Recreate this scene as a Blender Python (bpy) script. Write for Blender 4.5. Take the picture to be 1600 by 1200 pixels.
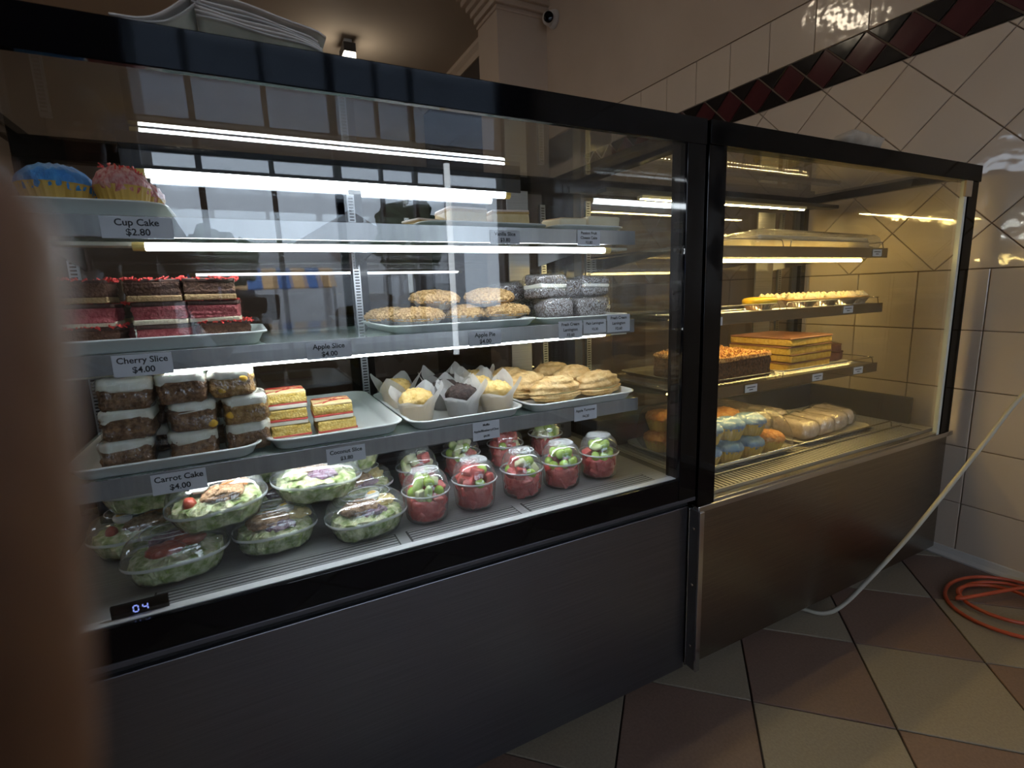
import bpy, bmesh, math, random
from mathutils import Vector, Matrix, noise
for o in list(bpy.data.objects): bpy.data.objects.remove(o)
SC = bpy.context.scene
COL = SC.collection
random.seed(7)
PI = math.pi
# ------------------------------------------------------------------ camera
cam = bpy.data.cameras.new('camera'); cam_o = bpy.data.objects.new('camera', cam); COL.objects.link(cam_o)
_r = Vector((0.88786411, -0.45888203, -0.03353504)); _d = Vector((-0.11036727, -0.14165126, -0.98374488)); _f = Vector((0.44667257, 0.87713294, -0.17641263))
CAMPOS = Vector((-0.913, -0.8324, 1.0035))
cam_o.matrix_world = Matrix(((_r.x, -_d.x, -_f.x, CAMPOS.x), (_r.y, -_d.y, -_f.y, CAMPOS.y), (_r.z, -_d.z, -_f.z, CAMPOS.z), (0, 0, 0, 1)))
cam.sensor_fit = 'HORIZONTAL'; cam.sensor_width = 36.0; cam.lens = 36.0 * 794.23 / 1600
cam.clip_start = 0.004; cam.clip_end = 200
cam.dof.use_dof = True; cam.dof.focus_distance = 1.25; cam.dof.aperture_fstop = 6.5
SC.camera = cam_o
# ------------------------------------------------------------------ world: overcast daylight outside the shop
W = bpy.data.worlds.new('overcast_sky'); SC.world = W; W.use_nodes = True
wn = W.node_tree.nodes; wl = W.node_tree.links; wn.clear()
bg = wn.new('ShaderNodeBackground'); wo = wn.new('ShaderNodeOutputWorld')
bg.inputs[0].default_value = (0.72, 0.83, 1.0, 1); bg.inputs[1].default_value = 5.4
wl.new(bg.outputs[0], wo.inputs[0])
# ------------------------------------------------------------------ exposure and light strengths
SC.view_settings.view_transform = 'Standard'; SC.view_settings.look = 'None'
SC.view_settings.exposure = 0.0; SC.view_settings.gamma = 1.0; SC.view_settings.use_curve_mapping = False
SC.cycles.use_adaptive_sampling = True; SC.cycles.adaptive_threshold = .02; SC.cycles.max_bounces = 8; SC.cycles.transparent_max_bounces = 40
SC.cycles.diffuse_bounces = 4; SC.cycles.glossy_bounces = 5; SC.cycles.transmission_bounces = 6
SC.cycles.caustics_reflective = False; SC.cycles.caustics_refractive = False
SC.cycles.sample_clamp_indirect = 4.0
SC.cycles.use_denoising = True
COOL = 38.0      # cool LED tubes of the large cabinet
WARM = 58.0      # warm LED strips of the small cabinet
ROOM = 25.0       # ceiling lamps of the shop
# ================================================================== materials
MATS = {}
def _new(name):
    m = bpy.data.materials.new(name); m.use_nodes = True
    nt = m.node_tree; nt.nodes.clear()
    out = nt.nodes.new('ShaderNodeOutputMaterial')
    MATS[name] = m
    return m, nt.nodes, nt.links, out
def _coord(n, l, scale=(1, 1, 1)):
    tc = n.new('ShaderNodeTexCoord'); mp = n.new('ShaderNodeMapping'); mp.inputs['Scale'].default_value = scale
    l.new(tc.outputs['Object'], mp.inputs[0]); return mp.outputs[0]
def pbr(name, c1, rough=.5, metal=0, c2=None, scale=20, bump=0, bscale=None, stretch=(1, 1, 1), sss=0, lo=.35, hi=.65, spec=.5, trans=0, detail=4, coat=0, dist=.01):
    m, n, l, out = _new(name)
    p = n.new('ShaderNodeBsdfPrincipled'); l.new(p.outputs[0], out.inputs[0])
    p.inputs['Base Color'].default_value = (*c1, 1); p.inputs['Roughness'].default_value = rough; p.inputs['Metallic'].default_value = metal
    p.inputs['Specular IOR Level'].default_value = spec; p.inputs['Coat Weight'].default_value = coat; p.inputs['Coat Roughness'].default_value = .08
    if sss: p.inputs['Subsurface Weight'].default_value = sss; p.inputs['Subsurface Radius'].default_value = (.01, .006, .004); p.inputs['Subsurface Scale'].default_value = .5
    if c2 is not None or bump:
        v = _coord(n, l, stretch)
        t = n.new('ShaderNodeTexNoise'); t.inputs['Scale'].default_value = scale; t.inputs['Detail'].default_value = detail; l.new(v, t.inputs[0])
        if c2 is not None:
            r = n.new('ShaderNodeValToRGB'); r.color_ramp.elements[0].position = lo; r.color_ramp.elements[1].position = hi
            r.color_ramp.elements[0].color = (*c1, 1); r.color_ramp.elements[1].color = (*c2, 1)
            l.new(t.outputs[0], r.inputs[0]); l.new(r.outputs[0], p.inputs['Base Color'])
        if bump:
            t2 = t
            if bscale: t2 = n.new('ShaderNodeTexNoise'); t2.inputs['Scale'].default_value = bscale; t2.inputs['Detail'].default_value = detail; l.new(v, t2.inputs[0])
            b = n.new('ShaderNodeBump'); b.inputs['Strength'].default_value = bump; b.inputs['Distance'].default_value = dist
            l.new(t2.outputs[0], b.inputs['Height']); l.new(b.outputs[0], p.inputs['Normal'])
    return m
def emit(name, c, s):
    m, n, l, out = _new(name)
    e = n.new('ShaderNodeEmission'); e.inputs[0].default_value = (*c, 1); e.inputs[1].default_value = s; l.new(e.outputs[0], out.inputs[0]); return m
def clear(name, tint=(1, 1, 1), f0=.04, base=0.0, rough=0.0, bump=0, bscale=40, body=None, body_fac=0, stretch=(1, 1, 1), dist=.004, through=0):
    """thin clear sheet: see-through plus a mirror part that follows Schlick's law"""
    m, n, l, out = _new(name)
    tr = n.new('ShaderNodeBsdfTransparent'); tr.inputs[0].default_value = (*tint, 1)
    gl = n.new('ShaderNodeBsdfGlossy'); gl.inputs['Roughness'].default_value = rough
    ge = n.new('ShaderNodeNewGeometry'); dp = n.new('ShaderNodeVectorMath'); dp.operation = 'DOT_PRODUCT'
    l.new(ge.outputs['Normal'], dp.inputs[0]); l.new(ge.outputs['Incoming'], dp.inputs[1])
    def M(op, a, b=None):
        x = n.new('ShaderNodeMath'); x.operation = op; x.use_clamp = op in ('ADD', 'SUBTRACT')
        for i, q in enumerate((a, b)):
            if q is None: continue
            if hasattr(q, 'is_linked'): l.new(q, x.inputs[i])
            else: x.inputs[i].default_value = q
        return x.outputs[0]
    c = M('ABSOLUTE', dp.outputs['Value']); k = M('SUBTRACT', 1.0, c); k5 = M('POWER', k, 5.0)
    fac = M('ADD', M('MULTIPLY', k5, 1 - f0), f0 + base)
    if bump:
        v = _coord(n, l, stretch); t = n.new('ShaderNodeTexNoise'); t.inputs['Scale'].default_value = bscale; t.inputs['Detail'].default_value = 3; l.new(v, t.inputs[0])
        b = n.new('ShaderNodeBump'); b.inputs['Strength'].default_value = bump; b.inputs['Distance'].default_value = dist
        l.new(t.outputs[0], b.inputs['Height']); l.new(b.outputs[0], gl.inputs['Normal'])
    src = tr.outputs[0]
    if body is not None:
        df = n.new('ShaderNodeBsdfDiffuse'); df.inputs[0].default_value = (*body, 1)
        if through:
            tl = n.new('ShaderNodeBsdfTranslucent'); tl.inputs[0].default_value = (*body, 1); md = n.new('ShaderNodeMixShader'); md.inputs[0].default_value = through; l.new(df.outputs[0], md.inputs[1]); l.new(tl.outputs[0], md.inputs[2]); df = md
        mb = n.new('ShaderNodeMixShader'); mb.inputs[0].default_value = body_fac; l.new(tr.outputs[0], mb.inputs[1]); l.new(df.outputs[0], mb.inputs[2]); src = mb.outputs[0]
    mx = n.new('ShaderNodeMixShader'); l.new(fac, mx.inputs[0]); l.new(src, mx.inputs[1]); l.new(gl.outputs[0], mx.inputs[2]); l.new(mx.outputs[0], out.inputs[0])
    return m
def flecks(name, base, fleck, scale=260, thr=.62, rough=.8, bump=.6):
    """dark crumb with light coconut flecks (voronoi cells of a random value above a limit)"""
    m, n, l, out = _new(name)
    p = n.new('ShaderNodeBsdfPrincipled'); l.new(p.outputs[0], out.inputs[0]); p.inputs['Roughness'].default_value = rough
    v = _coord(n, l, (1, 1, .55)); vo = n.new('ShaderNodeTexVoronoi'); vo.inputs['Scale'].default_value = scale; l.new(v, vo.inputs[0])
    sp = n.new('ShaderNodeSeparateColor'); l.new(vo.outputs['Color'], sp.inputs[0])
    r = n.new('ShaderNodeValToRGB'); r.color_ramp.elements[0].position = thr - .06; r.color_ramp.elements[1].position = thr + .06
    r.color_ramp.elements[0].color = (*base, 1); r.color_ramp.elements[1].color = (*fleck, 1)
    l.new(sp.outputs[0], r.inputs[0]); l.new(r.outputs[0], p.inputs['Base Color'])
    b = n.new('ShaderNodeBump'); b.inputs['Strength'].default_value = bump; b.inputs['Distance'].default_value = .003
    l.new(sp.outputs[1], b.inputs['Height']); l.new(b.outputs[0], p.inputs['Normal'])
    return m
steel = pbr('brushed_steel', (.42, .42, .43), .34, 1, (.50, .50, .51), 30, .05, stretch=(.15, .15, 14))
steel_dark = pbr('brushed_steel_dark', (.17, .17, .19), .36, 1, (.20, .20, .22), 30, .04, stretch=(.15, .15, 14))
fascia_m = pbr('fascia_steel', (.40, .405, .415), .26, .6, (.46, .465, .475), 30, .03, stretch=(3, .15, .15))
deck_m = pbr('deck_steel', (.24, .245, .25), .36, .5, (.28, .285, .29), 30, .03, stretch=(.15, 8, 8))
steel_warm = pbr('brushed_steel_satin', (.27, .245, .21), .27, 1, (.32, .29, .25), 30, .04, stretch=(.15, .15, 12))
chrome = pbr('polished_steel', (.62, .62, .63), .16, 1)
black_metal = pbr('black_frame', (.0035, .0035, .004), .10, spec=.13)
black_glass = pbr('black_painted_glass', (.003, .003, .004), .05, spec=.24)
dark_grey = pbr('dark_grey_metal', (.035, .037, .042), .45)
dark_slot = pbr('dark_slot', (.010, .010, .011), .6)
standard_m = pbr('slotted_standard', (.40, .41, .43), .30, 1)
glass_m = clear('clear_glass', (.985, .995, .99), .045)
glass_rear = clear('smoky_glass', (.55, .58, .62), .06)
glass_warm = clear('clear_glass_warm', (.99, .985, .95), .04)
shelf_glass = clear('shelf_glass', (.80, .90, .86), .05, .02, .03, body=(.62, .72, .68), body_fac=.42)
plastic_m = clear('clear_plastic', (.965, .975, .97), .06, .030, .05, body=(.85, .9, .88), body_fac=.05)
lid_m = clear('clear_lid', (.96, .97, .965), .07, .045, .03, .25, 60, body=(.9, .93, .92), body_fac=.05)
rib_m = clear('ribbed_plastic', (.95, .965, .95), .06, .045, .08, body=(.88, .92, .86), body_fac=.08)
rim_m = clear('rolled_rim', (.93, .95, .95), .06, .05, .12, body=(.9, .93, .93), body_fac=.45)
plastic_frost = clear('stippled_plastic', (.93, .95, .95), .05, .05, .22, .9, 900, body=(.88, .92, .92), body_fac=.22)
film_m = clear('cling_film', (.98, .98, .98), .045, .040, .06, 1.0, 90, stretch=(1, 1, .4), body=(.9, .9, .9), body_fac=.012, dist=.008)
film_strong = clear('stretched_film', (.97, .97, .96), .05, .060, .06, 1.0, 48, body=(.9, .9, .88), body_fac=.03, stretch=(1, 1, .35), dist=.012)
led_cool = emit('led_cool', (.86, .93, 1.0), COOL)
led_warm = emit('led_warm', (1.0, .74, .27), WARM)
led_warm_dots = emit('led_warm_bright', (1.0, .76, .30), WARM * 5)
led_cap = pbr('tube_end_cap', (.75, .55, .16), .4)
led_channel = pbr('cream_channel', (.72, .70, .58), .5)
display_m = emit('display_blue', (.30, .38, 1.0), 1.0)
lamp_m = emit('ceiling_lamp_glow', (1.0, .84, .62), ROOM)
white_plastic = pbr('white_plastic', (.80, .82, .80), .35, spec=.5)
tag_m = pbr('tag_card', (.62, .63, .68), .6)
ink_m = pbr('black_ink', (.012, .012, .016), .7)
plaster = pbr('cream_plaster', (.54, .43, .335), .75, 0, (.58, .465, .365), 3, .05, 60)
ceil_m = pbr('ceiling_paint', (.50, .41, .32), .8, 0, (.53, .435, .34), 2)
tile_white = pbr('cream_tile', (.64, .53, .42), .07, 0, (.68, .565, .45), 2.2, .14, 14, spec=.55, detail=2, dist=.012)
tile_black = pbr('black_tile', (.012, .011, .012), .10, 0, None, 9, .07, 10, spec=.6, detail=2, dist=.012)
tile_red = pbr('maroon_tile', (.085, .021, .024), .12, 0, (.066, .016, .019), 6, .06, 10, spec=.5, detail=2, dist=.012)
grout = pbr('grout', (.23, .18, .14), .9, 0, (.27, .215, .17), 30)
floor_brown = pbr('brown_floor_tile', (.165, .105, .080), .50, 0, (.195, .125, .096), 160, .12, 260)
floor_beige = pbr('beige_floor_tile', (.225, .185, .135), .50, 0, (.265, .22, .163), 170, .12, 260)
floor_grout = pbr('floor_grout', (.045, .033, .028), .9)
# ================================================================== mesh helpers
def rrect(w, d, r, n=5):
    r = max(min(r, w / 2 - 1e-4, d / 2 - 1e-4), 1e-4); P = []
    for cx, cy, a0 in ((w/2-r, d/2-r, 0), (-w/2+r, d/2-r, 90), (-w/2+r, -d/2+r, 180), (w/2-r, -d/2+r, 270)):
        for k in range(n + 1):
            a = math.radians(a0 + 90 * k / n); P.append((cx + r * math.cos(a), cy + r * math.sin(a)))
    return P
def oval(a, b, n=48, e=2.4, rib=0, nr=24):
    P = []
    for k in range(n):
        t = 2 * PI * k / n; c, s = math.cos(t), math.sin(t)
        q = 1 + rib * math.cos(nr * t)
        P.append((a * q * math.copysign(abs(c) ** (2 / e), c), b * q * math.copysign(abs(s) ** (2 / e), s)))
    return P
class MB:
    def __init__(s): s.v = []; s.f = []
    def box(s, x0, x1, y0, y1, z0, z1):
        b = len(s.v)
        s.v += [(x0,y0,z0),(x1,y0,z0),(x1,y1,z0),(x0,y1,z0),(x0,y0,z1),(x1,y0,z1),(x1,y1,z1),(x0,y1,z1)]
        s.f += [tuple(b+i for i in q) for q in ((0,3,2,1),(4,5,6,7),(0,1,5,4),(1,2,6,5),(2,3,7,6),(3,0,4,7))]; return s
    def loft(s, rings, cap0=True, cap1=True, closed=True):
        """rings: lists of 3-D points of equal length"""
        n = len(rings[0]); b = len(s.v)
        for r in rings: s.v += [tuple(p) for p in r]
        m = n if closed else n - 1
        for i in range(len(rings) - 1):
            for k in range(m):
                a = b + i * n + k; c = b + i * n + (k + 1) % n
                s.f.append((a, c, c + n, a + n))
        if cap0: s.f.append(tuple(b + k for k in reversed(range(n))))
        if cap1: s.f.append(tuple(b + (len(rings) - 1) * n + k for k in range(n)))
        return s
    def lathe(s, prof, n=32, rib=0, nr=24, cap0=False, cap1=False):
        return s.loft([[((r * (1 + rib * math.cos(nr * 2*PI*k/n))) * math.cos(2*PI*k/n), (r * (1 + rib * math.cos(nr * 2*PI*k/n))) * math.sin(2*PI*k/n), z) for k in range(n)] for r, z in prof], cap0, cap1)
    def tube(s, pts, r, n=8, caps=True):
        pts = [Vector(p) for p in pts]; rings = []
        up = Vector((0, 0, 1)); prev = None
        for i, p in enumerate(pts):
            t = (pts[min(i+1, len(pts)-1)] - pts[max(i-1, 0)]).normalized()
            if prev is None:
                u = t.orthogonal().normalized()
            else:
                u = (prev - t * prev.dot(t)).normalized()
            prev = u; w = t.cross(u); rr = r[i] if isinstance(r, (list, tuple)) else r
            rings.append([p + (u * math.cos(2*PI*k/n) + w * math.sin(2*PI*k/n)) * rr for k in range(n)])
        return s.loft(rings, caps, caps)
    def pillow(s, w, d, h, r=.008, e=.006, n=4, ne=4, nz=3, ncap=3, z=0, bulge=0):
        """rounded block, base at z"""
        prof = []
        for k in range(ne + 1):
            a = PI / 2 * k / ne; prof.append((e * (1 - math.sin(a)), e * (1 - math.cos(a))))
        for k in range(1, nz): prof.append((0, e + (h - 2 * e) * k / nz))
        for k in range(ne + 1):
            a = PI / 2 * k / ne; prof.append((e * (1 - math.cos(a)), h - e + e * math.sin(a)))
        rings = []
        def ring(i, zz, f=1): return [(x * f, y * f, z + zz) for x, y in rrect(w - 2 * i, d - 2 * i, max(r - i * .6, .002), n)]
        for k in range(ncap): rings.append(ring(e, 0, (k + .3) / (ncap + .3)))
        for i, zz in prof: rings.append(ring(i, zz + bulge * math.sin(PI * zz / h) * 0))
        for k in reversed(range(ncap)): rings.append(ring(e, h, (k + .3) / (ncap + .3)))
        return s.loft(rings)
    def ell(s, a, b, c, nu=20, nv=12, fn=None, z=0):
        rings = []
        for j in range(nv + 1):
            t = -PI / 2 + PI * (j + .0) / nv
            t = max(min(t, PI/2 - .06), -PI/2 + .06)
            rr = []
            for k in range(nu):
                u = 2 * PI * k / nu; q = fn(u, t) if fn else 1
                rr.append((a * q * math.cos(t) * math.cos(u), b * q * math.cos(t) * math.sin(u), z + c * q * math.sin(t)))
            rings.append(rr)
        return s.loft(rings)
    def jitter(s, amp, freq, seed=0, zmin=None):
        o = Vector((seed * 7.3, seed * 3.1, seed * 1.7)); V = []
        for p in s.v:
            p = Vector(p)
            if zmin is None or p.z > zmin:
                q = p * freq + o
                p = p + Vector((noise.noise(q), noise.noise(q + Vector((31, 0, 0))), noise.noise(q + Vector((0, 57, 0))))) * amp
            V.append(tuple(p))
        s.v = V; return s
    def move(s, dx=0, dy=0, dz=0):
        s.v = [(x + dx, y + dy, z + dz) for x, y, z in s.v]; return s
    def xf(s, M):
        s.v = [tuple(M @ Vector(p)) for p in s.v]; return s
    def mesh(s, name, mat, smooth=False, bevel=0, mats=None):
        me = bpy.data.meshes.new(name); me.from_pydata(s.v, [], s.f); me.update()
        bm = bmesh.new(); bm.from_mesh(me)
        if bevel: bmesh.ops.bevel(bm, geom=list(bm.edges), offset=bevel, segments=2, affect='EDGES', profile=.5)
        bmesh.ops.recalc_face_normals(bm, faces=list(bm.faces))
        bm.to_mesh(me); bm.free()
        me.materials.append(mat)
        if smooth: me.polygons.foreach_set('use_smooth', [True] * len(me.polygons)); me.update()
        return me
    def build(s, name, mat, parent=None, smooth=False, bevel=0, loc=None, rot=None):
        return put(name, s.mesh(name, mat, smooth, bevel), parent, loc, rot)
def put(name, me, parent=None, loc=None, rot=None, scale=None):
    o = bpy.data.objects.new(name, me); COL.objects.link(o)
    if parent is not None: o.parent = parent
    if loc is not None: o.location = loc
    if rot is not None: o.rotation_euler = rot
    if scale is not None: o.scale = scale
    return o
def thing(name, label, cat, loc=(0, 0, 0), rot=(0, 0, 0), group=None):
    o = bpy.data.objects.new(name, None); COL.objects.link(o); o.location = loc; o.empty_display_size = .02
    o.rotation_euler = rot if isinstance(rot, tuple) else (0, 0, rot)
    return tag(o, label, cat, group)
def tag(o, label, cat, group=None):
    o['label'] = label; o['category'] = cat
    if group: o['group'] = group
    return o
def struct(name, o):
    o.name = name; o['kind'] = 'structure'; return o
def kids(o): return [c for c in bpy.data.objects if c.parent == o]
def dup(root, label, loc, rot=None, group=None, scale=None):
    r = root.copy(); COL.objects.link(r); r.location = loc; r['label'] = label
    if rot is not None: r.rotation_euler = rot if isinstance(rot, tuple) else (0, 0, rot)
    if group: r['group'] = group
    if scale: r.scale = scale
    for ch in kids(root):
        c = ch.copy(); COL.objects.link(c); c.parent = r
        for g in kids(ch):
            d = g.copy(); COL.objects.link(d); d.parent = c
    return r
# ================================================================== the room
WX = 1.279
CEIL = 3.28
def plane_poly(name, pts, mat, parent=None):
    me = bpy.data.meshes.new(name); me.from_pydata(pts, [], [tuple(range(len(pts)))]); me.materials.append(mat); return put(name, me, parent)
def floor_material():
    m, n, l, out = _new('floor_beyond'); p = n.new('ShaderNodeBsdfPrincipled'); l.new(p.outputs[0], out.inputs[0]); p.inputs['Roughness'].default_value = .5
    tc = n.new('ShaderNodeTexCoord'); mp = n.new('ShaderNodeMapping'); mp.vector_type = 'TEXTURE'; mp.inputs['Location'].default_value = (.08, -.12, -.5); mp.inputs['Rotation'].default_value = (0, 0, PI / 4)
    ck = n.new('ShaderNodeTexChecker'); ck.inputs['Scale'].default_value = 1 / .3005; ck.inputs['Color1'].default_value = (.18, .115, .088, 1); ck.inputs['Color2'].default_value = (.245, .20, .15, 1)
    l.new(tc.outputs['Object'], mp.inputs[0]); l.new(mp.outputs[0], ck.inputs[0]); l.new(ck.outputs[0], p.inputs['Base Color']); return m
fl = struct('floor', MB().box(-3.6, 1.4, -3.3, 5.7, -.06, -.004).build('floor', floor_grout))
MB().box(-3.55, 1.27, .37, 5.6, -.004, -.001).build('tiled_field', floor_material(), fl)
# floor tiles: 0.3 m squares laid diagonally, brown and beige in turn
H = .2125
def clip(poly, a, b, c):
    """keep a*x+b*y <= c"""
    out = []
    for i in range(len(poly)):
        p, q = poly[i], poly[(i + 1) % len(poly)]
        dp, dq = a*p[0]+b*p[1]-c, a*q[0]+b*q[1]-c
        if dp <= 0: out.append(p)
        if dp * dq < 0:
            t = dp / (dp - dq); out.append((p[0]+(q[0]-p[0])*t, p[1]+(q[1]-p[1])*t))
    return out
def slab(poly, th, gap, ch):
    """convex polygon, inset by gap, as a slab with a chamfered face; local z is up"""
    n = len(poly); area = sum(poly[i][0]*poly[(i+1)%n][1]-poly[(i+1)%n][0]*poly[i][1] for i in range(n))
    if abs(area) < 2e-4: return None
    if area < 0: poly = poly[::-1]
    def inset(P, g):
        n = len(P); Q = []
        for i in range(n):
            a, b, c = Vector(P[i-1]), Vector(P[i]), Vector(P[(i+1) % n])
            d1 = (b - a).normalized(); d2 = (c - b).normalized()
            n1 = Vector((-d1.y, d1.x)); n2 = Vector((-d2.y, d2.x))
            k = 1 + n1.dot(n2)
            Q.append(tuple(b + (n1 + n2) * g / max(k, .25)))
        return Q
    P0 = inset(poly, gap); P1 = inset(P0, ch)
    m = MB(); m.loft([[(x, y, -th) for x, y in P0], [(x, y, -ch) for x, y in P0], [(x, y, 0) for x, y in P1]], False, True)
    return m
full = {}
for i in range(-8, 8):
    for j in range(-14, 6):
        cx, cy = .08 + (i + j + 1) * H, -.12 + (j - i) * H
        if not (-2.5 < cx < WX + .25 and -3.0 < cy < .16): continue
        mat = floor_brown if (i + j) % 2 == 0 else floor_beige
        poly = [(cx - H, cy), (cx, cy - H), (cx + H, cy), (cx, cy + H)]
        if cx + H <= WX - .03:
            if mat not in full:
                full[mat] = slab([(-H, 0), (0, -H), (H, 0), (0, H)], .004, .0022, .0012).mesh('tile', mat)
            put('tile', full[mat], fl, (cx, cy, 0), (0, 0, (PI / 2) * random.randrange(4)))
        else:
            p2 = clip(poly, 1, 0, WX - .028)
            m = slab(p2, .004, .0022, .0012) if len(p2) > 2 else None
            if m: m.build('tile', mat, fl)
# right wall: plastered, tiled up to 2.14 m
wr = struct('wall_right', MB().box(WX + .008, WX + .14, -3.2, 5.7, 0, CEIL).build('wall_right', grout))
MB().box(WX + .001, WX + .009, -3.2, 5.7, 2.146, CEIL).build('plaster_field', plaster, wr)
TR = Matrix(((0, 0, -1, WX), (1, 0, 0, 0), (0, 1, 0, 0), (0, 0, 0, 1)))   # local (y, z, out) -> world
shared = {}
def wtile(poly, mat, key=None, at=None):
    gap = .0016 if mat is tile_white else .0030
    if key:
        if key not in shared:
            shared[key] = slab(poly, .009, gap, .0015).xf(Matrix(((0, 0, -1, 0), (1, 0, 0, 0), (0, 1, 0, 0), (0, 0, 0, 1)))).mesh('tile', mat)
        return put('tile', shared[key], wr, (WX, at[0], at[1]))
    m = slab(poly, .009, .0016, .0015)
    if m: m.xf(TR).build('tile', mat, wr)
S = .206
for r in range(5):
    for k in range(-5, 8):
        wtile([(0, 0), (S, 0), (S, S), (0, S)], tile_white, 'sq', (-.033 + k * S, r * S))
Z0, Z1, Z2, Z3 = 1.03, 1.78, 1.932, 2.142
q = .291 / 2
for a in range(-14, 16):
    for b in range(-1, 7):
        if (a + b) % 2: continue
        cy, cz = -.02 + a * q, Z0 + b * q
        if cy < -1.1 or cy > 1.95: continue
        poly = [(cy - q, cz), (cy, cz - q), (cy + q, cz), (cy, cz + q)]
        if cz - q >= Z0 - 1e-6 and cz + q <= Z1 + 1e-6:
            wtile([(-q, 0), (0, -q), (q, 0), (0, q)], tile_white, 'dia', (cy, cz)); continue
        p2 = clip(clip(poly, 0, -1, -Z0), 0, 1, Z1)
        if len(p2) > 2: wtile(p2, tile_white)
hd = (Z2 - Z1) / 2; wd = .155 / 2
for k in range(-7, 13):
    cy = .27 + k * 2 * wd; cz = (Z1 + Z2) / 2
    wtile([(-wd, 0), (0, -hd), (wd, 0), (0, hd)], tile_red, 'red', (cy, cz))
    wtile([(0, hd), (wd, 0), (2*wd, hd)], tile_black, 'blk_up', (cy, cz))
    wtile([(0, -hd), (2*wd, -hd), (wd, 0)], tile_black, 'blk_dn', (cy, cz))
for k in range(-7, 10):
    wtile([(0, 0), (.21, 0), (.21, Z3 - Z2), (0, Z3 - Z2)], tile_white, 'row', (.629 + k * .21, Z2))
# plain tiling of the same wall that no gap lets one tell apart (behind and in front of the picture's part)
for y0, y1 in ((-3.2, -1.06), (1.95, 2.714)):
    MB().box(WX, WX + .008, y0, y1, 0, Z3).build('tiled_field', tile_white, wr)
bb = struct('baseboard_right', MB().loft([[(x, y, z) for x, z in ((WX, 0), (WX - .030, 0), (WX - .030, .006), (WX - .014, .014), (WX - .006, .030), (WX, .032))] for y in (-3.1, 2.6)]).build('baseboard_right', pbr('pale_skirting', (.50, .47, .43), .5)))
# pilaster with a stepped capital
pl = struct('trim_1', MB().box(.872, WX + .01, 2.714, 3.04, 0, CEIL).build('trim_1', plaster))
for k, (g, z0, z1) in enumerate(((.012, 2.965, 2.985), (.03, 3.0, 3.04), (.055, 3.04, 3.075), (.085, 3.075, 3.11), (.12, 3.11, 3.15), (.15, 3.15, 3.28))):
    MB().box(.872 - g, WX + .005, 2.714 - g, 3.04 + g * .3, z0, z1).build('capital_step', plaster, pl, bevel=.006)
# cornice of the room behind, and its ceiling
co = struct('trim_2', MB().loft([[(x, y, z) for x, z in ((WX, CEIL - .10), (WX - .02, CEIL - .10), (WX - .035, CEIL - .06), (WX - .07, CEIL - .03), (WX - .075, CEIL), (WX, CEIL))] for y in (3.04, 5.6)]).build('trim_2', plaster))
dw = MB().box(WX - .006, WX + .002, 3.04, 5.6, 0, CEIL - .10).build('painted_panel', pbr('shade_brown', (.055, .040, .034), .7), wr)  # dark brown sheet stands in for shade on the wall behind the pilaster
struct('ceiling', MB().box(-3.6, 1.42, -3.3, 5.8, CEIL, CEIL + .1).build('ceiling', ceil_m))
struct('wall_back', MB().box(-3.6, 1.42, 5.6, 5.8, 0, CEIL).build('wall_back', plaster))
# left wall; window opening added for the bright patch mirrored in the tiles
wlft = MB()
wlft.box(-3.7, -3.55, -3.3, 1.30, 0, CEIL).box(-3.7, -3.55, 1.95, 5.8, 0, CEIL).box(-3.7, -3.55, 1.30, 1.95, 0, 1.35).box(-3.7, -3.55, 1.30, 1.95, 2.25, CEIL)
struct('wall_left', wlft.build('wall_left', plaster))
fw = MB().box(-3.56, -3.53, 1.28, 1.32, 1.33, 2.27).box(-3.56, -3.53, 1.93, 1.97, 1.33, 2.27).box(-3.56, -3.53, 1.32, 1.93, 1.33, 1.37).box(-3.56, -3.53, 1.32, 1.93, 2.23, 2.27).box(-3.555, -3.535, 1.32, 1.93, 1.78, 1.81)
w2 = struct('window_2', fw.build('window_2', dark_grey)); MB().box(-3.60, -3.594, 1.30, 1.95, 1.35, 2.25).build('pane', glass_m, w2)
# shopfront behind the photographer
FY = -3.0
wf = MB()
X0, X1, A0, A1 = -1.42, 1.06, .62, 3.02
wf.box(-3.6, X0, FY - .2, FY, 0, CEIL).box(X1, 1.42, FY - .2, FY, 0, CEIL).box(X0, X1, FY - .2, FY, 0, A0).box(X0, X1, FY - .2, FY, A1, CEIL)
struct('wall_front', wf.build('wall_front', pbr('shopfront_wall', (.16, .14, .13), .7)))
fr = struct('window_1', MB().box(X0, X1, FY - .09, FY - .03, 1.80, 1.835).build('window_1', dark_grey))
for x, w in ((X0, .04), (-1.10, .035), (-.27, .05), (.05, .022), (.30, .03), (X1 - .03, .03), (-.68, .03)):
    MB().box(x, x + w, FY - .09, FY - .03, A0, A1).build('mullion', dark_grey, fr)
MB().box(X0, X1, FY - .09, FY - .02, A0, A0 + .05).build('sill_rail', dark_grey, fr)
MB().box(X0, X1, FY - .065, FY - .059, A0, A1).build('pane', glass_m, fr)
MB().box(X0, X1, FY - .09, FY - .03, 2.07, 2.12).build('transom', dark_grey, fr)
ca = thing('added_canopy', 'grey canopy outside over the shopfront window seen mirrored', 'canopy', (-.2, FY - .2, 2.62))  # unseen canopy added to dim the sky in the upper shopfront panes
MB().box(-3.0, 2.6, -2.4, 0, 0, .08).build('roof_slab', clear('added_canopy_sheet', (.50, .54, .60), .04, 0, .3, body=(.35, .38, .42), body_fac=.3, through=.5), ca)
MB().box(-3.0, 2.6, -2.44, -2.4, -.10, .10).build('valance', dark_grey, ca)
for x in (-2.9, 2.5): MB().box(x - .04, x + .04, -2.36, -2.28, -2.74, 0).build('post', dark_grey, ca)
vt = thing('added_tube', 'slim white tube light standing upright against the shopfront window', 'lamp', (.54, FY + .03, .50))  # glowing tube added for the bright stripe mirrored in the cabinet glass
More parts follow.
